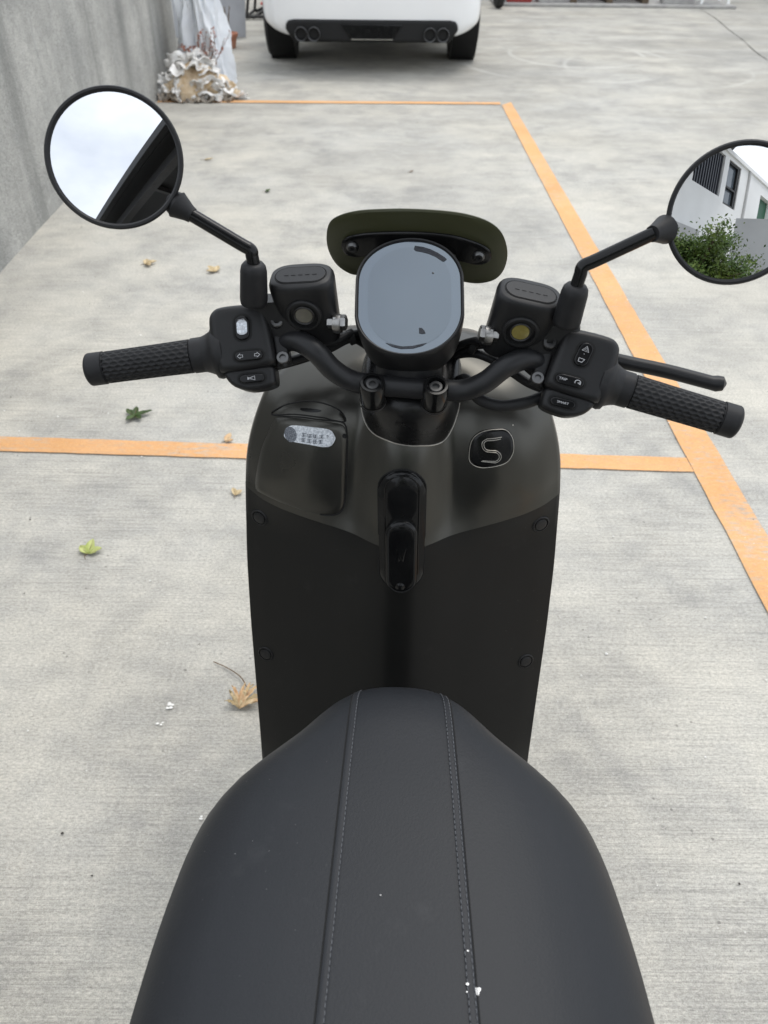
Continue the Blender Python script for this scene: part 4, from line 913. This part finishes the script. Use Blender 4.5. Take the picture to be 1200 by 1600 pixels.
def switch_pod(s):
    d = np.array([s*.138, -.0265, -.0192]); d /= np.linalg.norm(d)
    cdir = np.array([0, -math.cos(math.radians(34)), math.sin(math.radians(34))]); cdir -= d*(d @ cdir); cdir /= np.linalg.norm(cdir); up_ = np.cross(cdir, d)*(1 if s > 0 else -1)
    if up_[2] < 0: up_ = -up_
    o = np.array([s*.1715, .7045, .9700])
    def F_(a, c, w_=0): return o+a*d*.96+(c*.80+.003)*up_+w_*cdir       # a outward along the bar, c up, w towards rider
    poly = [(-.030, .040), (-.026, .0445), (.018, .0475), (.028, .042), (.0325, .031), (.0330, -.012), (.0290, -.030), (.0265, -.036), (-.0315, -.036), (-.0325, -.02)]
    poly = chaikin(poly); M = MB().prism(F_, poly, -.026, .0225, .0085, 5)
    POD = hb(M, 'switch_housing', 'plastic', angle=50)
    pl = [(-.0295, -.028), (.028, -.028), (.021, -.050), (.008, -.0595), (-.004, -.0625), (-.027, -.0600), (-.0295, -.052)]
    hb(MB().prism(F_, chaikin(pl), -.022, .0155, .006, 4), 'lower_housing', 'plastic', POD, angle=50)
    hb(MB().tube([F_(p[0]*1.002, p[1]*1.002, -.004) for p in poly+poly[:1]], .0005, 5), 'housing_split', 'gap', POD)
    def button(ca, cc, w_, h, ang, top, name, base=.0222, lift=.0028):
        ca_, sa_ = math.cos(ang), math.sin(ang); G = lambda a, c, q=0: F_(ca+(ca_*a-sa_*c)*(1), cc+(sa_*a+ca_*c), base+q)
        hb(MB().prism(G, stadium(w_+.005, h+.005, 10), -.004, .0006), name+'_well', 'gap', POD, smooth=False)
        hb(MB().prism(G, stadium(w_, h, 10), -.002, lift, .0014, 3), name, 'gloss', POD, angle=40)
        # lettering runs left to right for the rider whichever side it is on
        sg = 1 if s > 0 else -1
        return lambda a, c, q=0: G(a*sg, c, lift+.0003+q)
    f1 = button(-.003*1, .0160, .0150, .0300, -s*math.radians(5), None, 'rocker_switch')
    f2 = button(-.0080 if s > 0 else -.0055, -.0190, .0300, .0125, s*0+(.05 if s < 0 else .05), None, 'thumb_switch')
    f3 = button(-.0070 if s > 0 else -.0045, -.0465, .0270, .0110, .06, None, 'push_button', .0152)
    if s < 0:
        pale = [(p[0]*.86, p[1]*.70) for p in stadium(.0125, .026, 8)]
        hb(MB().add([f1(x, c+.0005, .0001) for x, c in pale], [tuple(range(len(pale)))]), 'rocker_face', 'sticker', POD, smooth=False)
        for cc, dk in ((.0085, 0), (-.0005, 0)):
            D_ = [(.0004, cc-.0021), (.0020, cc-.0019), (.0032, cc), (.0020, cc+.0019), (.0004, cc+.0021)]
            icon(strip(D_, .0007, f1, .0003, True), POD, 'headlamp_icon')
            for k in (-1, 0, 1): icon(strip([(-.0038, cc+.0015*k-(.0006 if dk == 0 else 0)), (-.0008, cc+.0015*k)], .0006, f1, .0003), POD, 'headlamp_icon')
        icon(strip([(-.0045, -.0068), (.0045, -.0068)], .0010, f1, .0003), POD, 'rocker_mark')
        for sg in (-1, 1):
            A = [(sg*(.0088+.0030), 0), (sg*.0088, .0030), (sg*.0088, .0014), (sg*.0062, .0014), (sg*.0062, -.0014), (sg*.0088, -.0014), (sg*.0088, -.0030)]
            icon(strip(A, .0006, f2, .0002, True), POD, 'turn_arrow')
        H_ = [(-.0036, .0008), (-.0010, .0008), (.0030, .0026), (.0030, -.0026), (-.0010, -.0008), (-.0036, -.0008)]
        icon(strip(H_, .0006, f3, .0002, True), POD, 'horn_icon'); icon(strip([(-.0042, .0016), (-.0042, -.0016)], .0007, f3, .0002), POD, 'horn_icon')
    else:
        icon(strip([(0, .0105), (-.0036, .0042), (.0036, .0042)], .0008, f1, .0002, True), POD, 'hazard_icon'); icon(strip([(0, .0083), (-.0014, .0057), (.0014, .0057)], .0005, f1, .0002, True), POD, 'hazard_icon')
        icon(strip([(-.0003, .0005), (.0003, .0005)], .0007, f1, .0002), POD, 'rocker_mark')
        icon(strip([(-.003, -.0055), (.003, -.0055), (.0012, -.0098), (-.0026, -.0098)], .0008, f1, .0002, True), POD, 'lamp_icon')
        hb(text_mb('TRIP', .0044, lambda a, c, q=0: f2(a-.0072, c, .0002)), 'switch_lettering', 'icon', POD, smooth=False)
        ar = [(.0082+.0030*math.cos(q), .0030*math.sin(q)) for q in np.linspace(-.6, 3.6, 10)]
        icon(strip(ar, .0008, f2, .0002), POD, 'return_icon'); icon(strip([(.0082, -.0002), (.0112, -.0022), (.0095, .0008)], .0007, f2, .0002), POD, 'return_icon')
        hb(text_mb('SMART', .0040, lambda a, c, q=0: f3(a, c, .0002)), 'switch_lettering', 'icon', POD, smooth=False)
    # clamp block with two socket screws between pod and bend
    cb = MB().prism(lambda a, c, w_=0: F_(a-.038, c, w_), [(-.0085, .026), (.0065, .030), (.0065, -.036), (-.0085, -.033)], -.016, .012, .004)
    CL = hb(cb, 'clamp_block', 'plastic', angle=40)
    for cc, w_ in ((.0190, .0165), (-.0265, .012)):
        hb(MB().lathe(F_(-.0395, cc, w_), cdir+.3*up_, [(-.006, .0068), (.0025, .0068), (.0036, .0060), (.0036, .0034), (.0010, .0032), (.0010, .0003)], 20), 'clamp_screw', 'bolt_dark', CL, angle=30)
    return F_
def reservoir(s):
    # roll: outer end lower; axis tips a little to the rider
    u = np.array([s*.988, 0, -.150]) if s > 0 else np.array([.988, 0, .130]); ax = np.array([0, -.20, .98]); ax -= u*(u @ ax)/(u @ u); fr_ = frame((s*.1125-(.001 if s > 0 else .0005), .716, 1.046), u, np.cross(ax, u))
    # frame w axis = +ax direction
    b = MB(); rings = []
    for d, k in ((-.070, .90), (-.066, .93), (-.015, 1.0), (-.007, 1.012), (-.003, 1.0), (0, .95), (.0012, .90)):
        rings.append([fr_(p[0]*k, p[1]*k, d) for p in sround(.0640, .0420, 3.2, 56)])
    RS = hb(b.loft(rings), 'brake_reservoir', 'plastic', angle=50)
    hb(MB().prism(fr_, stadium(.050, .0245, 12), .0005, .0022, .0006, 2), 'reservoir_lid', 'plastic', RS, angle=30)
    hb(MB().tube([fr_(p[0], p[1], .0014) for p in stadium(.0515, .026, 14)+stadium(.0515, .026, 14)[:1]], .0005, 6), 'lid_gap', 'gap', RS)
    for k in range(5):
        hb(MB().prism(lambda a, c, q=0, k=k: fr_(a-.014+.007*k, c, q), [(-.0022, -.0012), (.0022, -.0014), (.0014, .0022), (-.001, .0018)], .002, .0026), 'lid_emboss', 'plastic', RS, smooth=False)
    # sight glass on the rider side
    o = fr_(0, -.0205 if np.cross(u, np.cross(ax, u))[2] > 0 else -.0205, -.031); sd_ = fr_(0, -1, 0)-fr_(0, 0, 0)
    if sd_[1] > 0: sd_ = -sd_; o = fr_(0, .0205, -.031)
    hb(MB().lathe(o, sd_, [(-.004, .0185), (.0018, .0180), (.0030, .0165), (.0030, .0145), (-.0005, .0138), (-.0005, .0110)], 40, False), 'sight_ring', 'plastic', RS, angle=35)
    hb(MB().lathe(o, sd_, [(-.0012, .0140), (-.0008, .0095), (.0012, .0108), (.0020, .0100), (.0012, .0090)], 36, False), 'sight_bezel', 'dark_steel', RS, angle=40)
    hb(MB().lathe(o, sd_, [(.0002, .0092), (.0011, .0085), (.0014, .0002)], 32), 'sight_glass', 'sight' if s > 0 else 'sight_dark', RS)
    # arm to the bar clamp and boot seat
    hb(MB().prism(frame((s*.138, .722, .998), (s, 0, -.15), (0, .1, 1)), [(-.022, .020), (.024, .022), (.028, .008), (.022, -.028), (-.024, -.030)] if s > 0 else [(-.022, .020), (-.024, -.030), (.022, -.028), (.028, .008), (.024, .022)], -.017, .015, .005), 'reservoir_arm', 'plastic', RS, angle=45)
    # banjo fitting at the inner end
    bo = np.array([s*.0795, .709, 1.003]); bd_ = np.array([-s, -.1, .12])
    hb(MB().lathe(bo, bd_, [(-.006, .006), (.001, .006), (.001, .0088), (.0035, .0088), (.0035, .0062), (.007, .0062), (.0072, .0080), (.012, .0080), (.013, .007), (.013, .0005)], 6, True), 'banjo_bolt', 'steel', RS, angle=25)
    hb(MB().lathe(bo+np.array([-s*.004, .0, -.001]), bd_, [(-.004, .0092), (.0, .0098), (.004, .0092)], 22), 'banjo_ring', 'steel', RS, angle=25)
    return RS
def mirror(s, ctr, nrm, boot0, boot1, bend, end):
    nrm = np.array(nrm, float); nrm /= np.linalg.norm(nrm); ctr = np.array(ctr, float); Rr = .0600
    prof = [(-.016, .004), (-.0155, .020), (-.012, .042), (-.006, .0555), (-.001, Rr-.0006), (.0025, Rr), (.0044, Rr-.0012), (.0046, Rr-.0030), (.0030, Rr-.0046), (.0012, Rr-.0050)]
    MR = hb(MB().lathe(ctr, nrm, prof, 72), 'mirror', 'rubber', angle=50)
    Rc = 1.0; b = MB(); pr = [( -(Rr-.004)**2/(2*Rc)+.0030+((Rr-.004)**2-r*r)/(2*Rc), r) for r in np.linspace(Rr-.004, .0004, 24)]
    hb(b.lathe(ctr, nrm, pr, 72), 'mirror_glass', 'mirror_glass', MR, angle=80)
    hb(MB().tube(smoothpath([boot0, boot1], 2), .0065, 14), 'mirror_post', 'alloy_black', MR)
    ax = np.array(boot1, float)-np.array(boot0, float); ln = np.linalg.norm(ax)
    hb(MB().lathe(boot0, ax, [(-.001, .0115), (0, .0130), (.004, .0136), (ln-.008, .0128), (ln-.003, .0118), (ln, .0095), (ln+.001, .0060)], 32), 'rubber_boot', 'rubber', MR, angle=50)
    top = np.array(boot1, float)
    hb(MB().tube(smoothpath([top, (top+np.array(bend))/2+np.array([0, 0, .001]), bend, np.array(bend)*.80+np.array(end)*.20, end], 8), .0062, 18), 'mirror_stem', 'gloss', MR)
    back = ctr-nrm*.011; e = np.array(end, float); dd = back-e; L0 = np.linalg.norm(dd); ed = ctr-e; ed -= nrm*(ed @ nrm); rim = ctr-nrm*.007-ed/np.linalg.norm(ed)*(Rr-.006)
    hb(MB().tube([e-(rim-e)*.10, e+(rim-e)*.05, e+(rim-e)*.45, e+(rim-e)*.62, e+(rim-e)*.70, e+(rim-e)*.92, rim+(ctr-nrm*.012-rim)*.12], [.0072, .0078, .0112, .0128, .0112, .0098, .0050], 22), 'mirror_neck', 'rubber', MR, angle=50)
for s in (-1, 1):
    grip(s); switch_pod(s); reservoir(s)
    # brake lever ahead of the grip
    dz = 0 if s > 0 else -.027
    P = smoothpath([(s*.150, .735, .978+dz*.6), (s*.185, .742, .974+dz), (s*.222, .744, .966+dz), (s*.270, .741, .9605+dz), (s*.316, .735, .9545+dz)], 6)
    LV = hb(MB().tube(P+[np.array((s*.322, .734, .9545+dz)), np.array((s*.328, .733, .9555+dz)), np.array((s*.331, .7325, .9555+dz))], [.0075]*len(P)+[.0085, .0075, .002], 16), 'brake_lever', 'alloy_black', angle=50)
    hb(MB().tube([(s*.140, .715, .985), (s*.158, .738, .977)], [.011, .009], 14), 'lever_pivot', 'alloy_black', LV)
mirror(-1, (-.2755, .705, 1.147), (.190, -.853, .470), (-.1575, .699, 1.0225), (-.1545, .697, 1.0635), (-.1570, .699, 1.0755), (-.2120, .702, 1.1040))
mirror(1, (.2790, .715, 1.1335), (-.125, -.955, .265), (.1478, .699, 1.0255), (.1500, .697, 1.0655), (.1530, .700, 1.0830), (.2085, .702, 1.1165))

# ---- cables and hoses
def cable(pts, r, name='cable', m='rubber'): hb(MB().tube(smoothpath(pts, 8), r, 12), name, m)
cable([(.045, .775, .895), (.058, .735, .935), (.066, .715, .938), (.076, .705, .930), (.098, .702, .926), (.125, .704, .931), (.145, .710, .938)], .0062, 'wiring_loom')
cable([(.030, .775, .930), (.0538, .755, .9583), (.0682, .745, .9709), (.0876, .735, .9772), (.1071, .730, .9704), (.127, .725, .9568), (.1464, .715, .949)], .0042, 'wiring_loom')
cable([(.035, .780, .935), (.0628, .750, .9587), (.0832, .740, .9598), (.1047, .735, .9506), (.1266, .730, .9399), (.1466, .720, .9383)], .0048, 'wiring_loom')
cable([(.082, .722, .995), (.074, .726, .985), (.064, .738, .980), (.045, .755, .960), (.03, .78, .92)], .0040, 'brake_hose')
cable([(-.1471, .715, .9439), (-.1317, .725, .9443), (-.1125, .735, .9475), (-.0887, .740, .9577), (-.0665, .745, .9684), (-.0491, .760, .9528), (-.03, .785, .92)], .0056, 'wiring_loom')
cable([(-.092, .722, .985), (-.0912, .725, .9735), (-.0783, .730, .9726), (-.066, .740, .9745), (-.0523, .755, .9649), (-.03, .785, .925)], .0044, 'brake_hose')
cable([(-.128, .716, .972), (-.110, .728, .966), (-.088, .736, .967), (-.068, .744, .974), (-.045, .757, .970)], .0032, 'brake_hose')
for s in (-1, 1): hb(MB().lathe((s*.0655, .743, .9705), (s*.8, -.3, -.3), [(-.004, .0075), (-.003, .0085), (.003, .0085), (.004, .0075)], 14), 'cable_tie', 'gap')

# ================================================================== litter on the slab
def leaf(name, loc, ln, wd, rz_, m, label, seed, lobes=3, group='leaves fallen on the slab'):
    r = random.Random(seed); R = tag(empty(name, (*loc, .001), rz_), label, 'leaf', group)
    for k in range(lobes):
        a = (k-(lobes-1)/2)*(1.1 if lobes > 1 else 0)+r.uniform(-.15, .15); l_ = ln*(1 if k == lobes//2 else .75)*r.uniform(.9, 1.1); V = []; n = 8; q = 5
        for i in range(n+1):
            f = i/n; w_ = wd*math.sin(PI*min(f*.93+.05, 1))**.8*(1-.25*f)
            for j in range(q):
                v = (j/(q-1)-.5)*2; x = l_*f; y = w_*v*.5*(1+r.uniform(-.12, .12)); z = .002+.30*abs(v)*w_+.18*ln*f*f*r.uniform(.8, 1.2)+r.uniform(0, .0015)
                V.append((x*math.cos(a)-y*math.sin(a), x*math.sin(a)+y*math.cos(a), z))
        o = MB().add(V, [(i*q+j, i*q+j+1, (i+1)*q+j+1, (i+1)*q+j) for i in range(n) for j in range(q-1)]).build('blade', m, R, angle=70)
        sm_ = o.modifiers.new('thick', 'SOLIDIFY'); sm_.thickness = .0006
        MB().tube([(l_*f*math.cos(a), l_*f*math.sin(a), .003+.18*ln*f*f) for f in (0, .3, .6, .95)], [.0011, .0009, .0007, .0003], 5).build('midrib', 'twig', R)
    MB().tube([(0, 0, .003), (-ln*.25, .004, .004), (-ln*.45, -.003, .0025)], [.0012, .001, .0008], 5).build('stalk', 'twig', R)
leaf('dry_leaf', (-1.058, 3.27), .050, .030, .4, 'leaf_brown', 'curled tan dry leaf below the left mirror, leftmost of the two there', 1)
leaf('dry_leaf', (-.738, 3.20), .052, .030, 2.4, 'leaf_brown', 'curled tan dry leaf just left of the left mirror stem', 2)
leaf('green_leaf', (-.80, 2.065), .055, .024, .35, 'leaf_green', 'dark green leaf sprig beyond the orange cross line, below the left grip', 3, 5)
leaf('dry_leaf', (-.487, 1.93), .035, .022, .7, 'leaf_straw', 'small brown leaf lying on the orange cross line', 4, 2)
leaf('dry_leaf', (-.415, 1.67), .030, .018, 1.4, 'leaf_brown', 'small pale brown leaf half hidden by the left edge of the scooter', 5, 2)
leaf('green_leaf', (-.755, 1.427), .045, .026, 1.4, 'leaf_lime', 'yellow green leaf on the slab left of the scooter', 6, 3)
leaf('green_leaf', (-.658, 4.26), .035, .02, .2, 'leaf_green', 'tiny green leaf right of the left mirror', 7, 2)
leaf('dry_leaf', (-1.09, 4.82), .05, .022, .1, 'leaf_brown', 'faint tan dry leaf right of the left mirror top edge', 8, 1)
leaf('dry_leaf', (.123, 4.63), .03, .014, .6, 'twig', 'dark leaf scrap on the slab beyond the fly screen', 9, 1)
def frond():
    R = tag(empty('dry_frond', (-.298, .962, .001), 0), 'straw coloured dried leaf cluster with curved stem by the leg shield', 'leaf'); r = random.Random(12)
    for k, (a, l_) in enumerate(((125, .070), (100, .085), (88, .088), (76, .090), (63, .092), (50, .095), (36, .092), (22, .090), (8, .085), (150, .05))):
        a = math.radians(a); l_ *= .66; V = []; n = 8; bend = r.uniform(-.25, .25)
        for i in range(n+1):
            f = i/n; aa = a+bend*f; w_ = .0042*math.sin(PI*min(.12+f*.85, 1))
            for v in (-1, 0, 1): V.append((l_*f*math.cos(aa)-w_*v*math.sin(aa), l_*f*math.sin(aa)+w_*v*math.cos(aa), .003+.0022*abs(v)+.020*math.sin(PI*f*.8)*(.5+.5*r.random())))
        o = MB().add(V, [(i*3+j, i*3+j+1, (i+1)*3+j+1, (i+1)*3+j) for i in range(n) for j in range(2)]).build('blade', 'leaf_straw' if k % 3 else 'leaf_brown', R, angle=70)
        q = o.modifiers.new('thick', 'SOLIDIFY'); q.thickness = .0006
    MB().tube(smoothpath([(.01, .05, .008), (-.008, .078, .008), (-.04, .103, .006), (-.075, .122, .004)], 5), .0013, 6).build('stem', 'twig', R)
frond()
rr = random.Random(31)
def grit(name, n, m, label, box, r0, r1, seed):
    r = random.Random(seed); M = MB()
    for _ in range(n):
        x = r.uniform(*box[:2]); y = r.uniform(*box[2:])**1.0; s_ = r.uniform(r0, r1); V = [(x+s_*math.cos(q)*r.uniform(.6, 1.2), y+s_*math.sin(q)*r.uniform(.6, 1.2), .0035) for q in np.linspace(0, 2*PI, 6, endpoint=False)]
        M.add(V+[(x, y, .0035+s_*.7)], [(i, (i+1) % 6, 6) for i in range(6)])
    tag(M.build(name, m, smooth=False), label, name.replace('_', ' '), None, 'stuff')
grit('dark_grit', 90, 'grit_dark', 'scattered dark grit specks on the concrete slab', (-1.5, 2.6, .3, 6.5), .0012, .0042, 5)
grit('white_grit', 110, 'grit_white', 'scattered white paint and plaster crumbs on the concrete slab', (-1.4, 1.6, .35, 3.0), .0010, .0036, 6)
for (x, y, n, s_) in ((-.439, .967, 5, .009), (-.456, .924, 3, .006), (-.33, .72, 4, .005)):
    M = MB()
    for i in range(n):
        cx, cy = x+rr.uniform(-1, 1)*s_, y+rr.uniform(-1, 1)*s_*.7; r = s_*rr.uniform(.35, .7)
        M.add([(cx+r*math.cos(q)*rr.uniform(.7, 1.2), cy+r*math.sin(q)*rr.uniform(.5, .9), .004+.0004*i) for q in np.linspace(0, 2*PI, 8, endpoint=False)], [tuple(range(8))])
    tag(M.build('plaster_crumbs', 'grit_white', smooth=False), {.009: 'white plaster crumbs left of the dried leaf cluster', .006: 'thin white scuff mark just nearer than the plaster crumbs', .005: 'pale scuff on the slab beside the left edge of the seat'}[s_], 'crumbs')
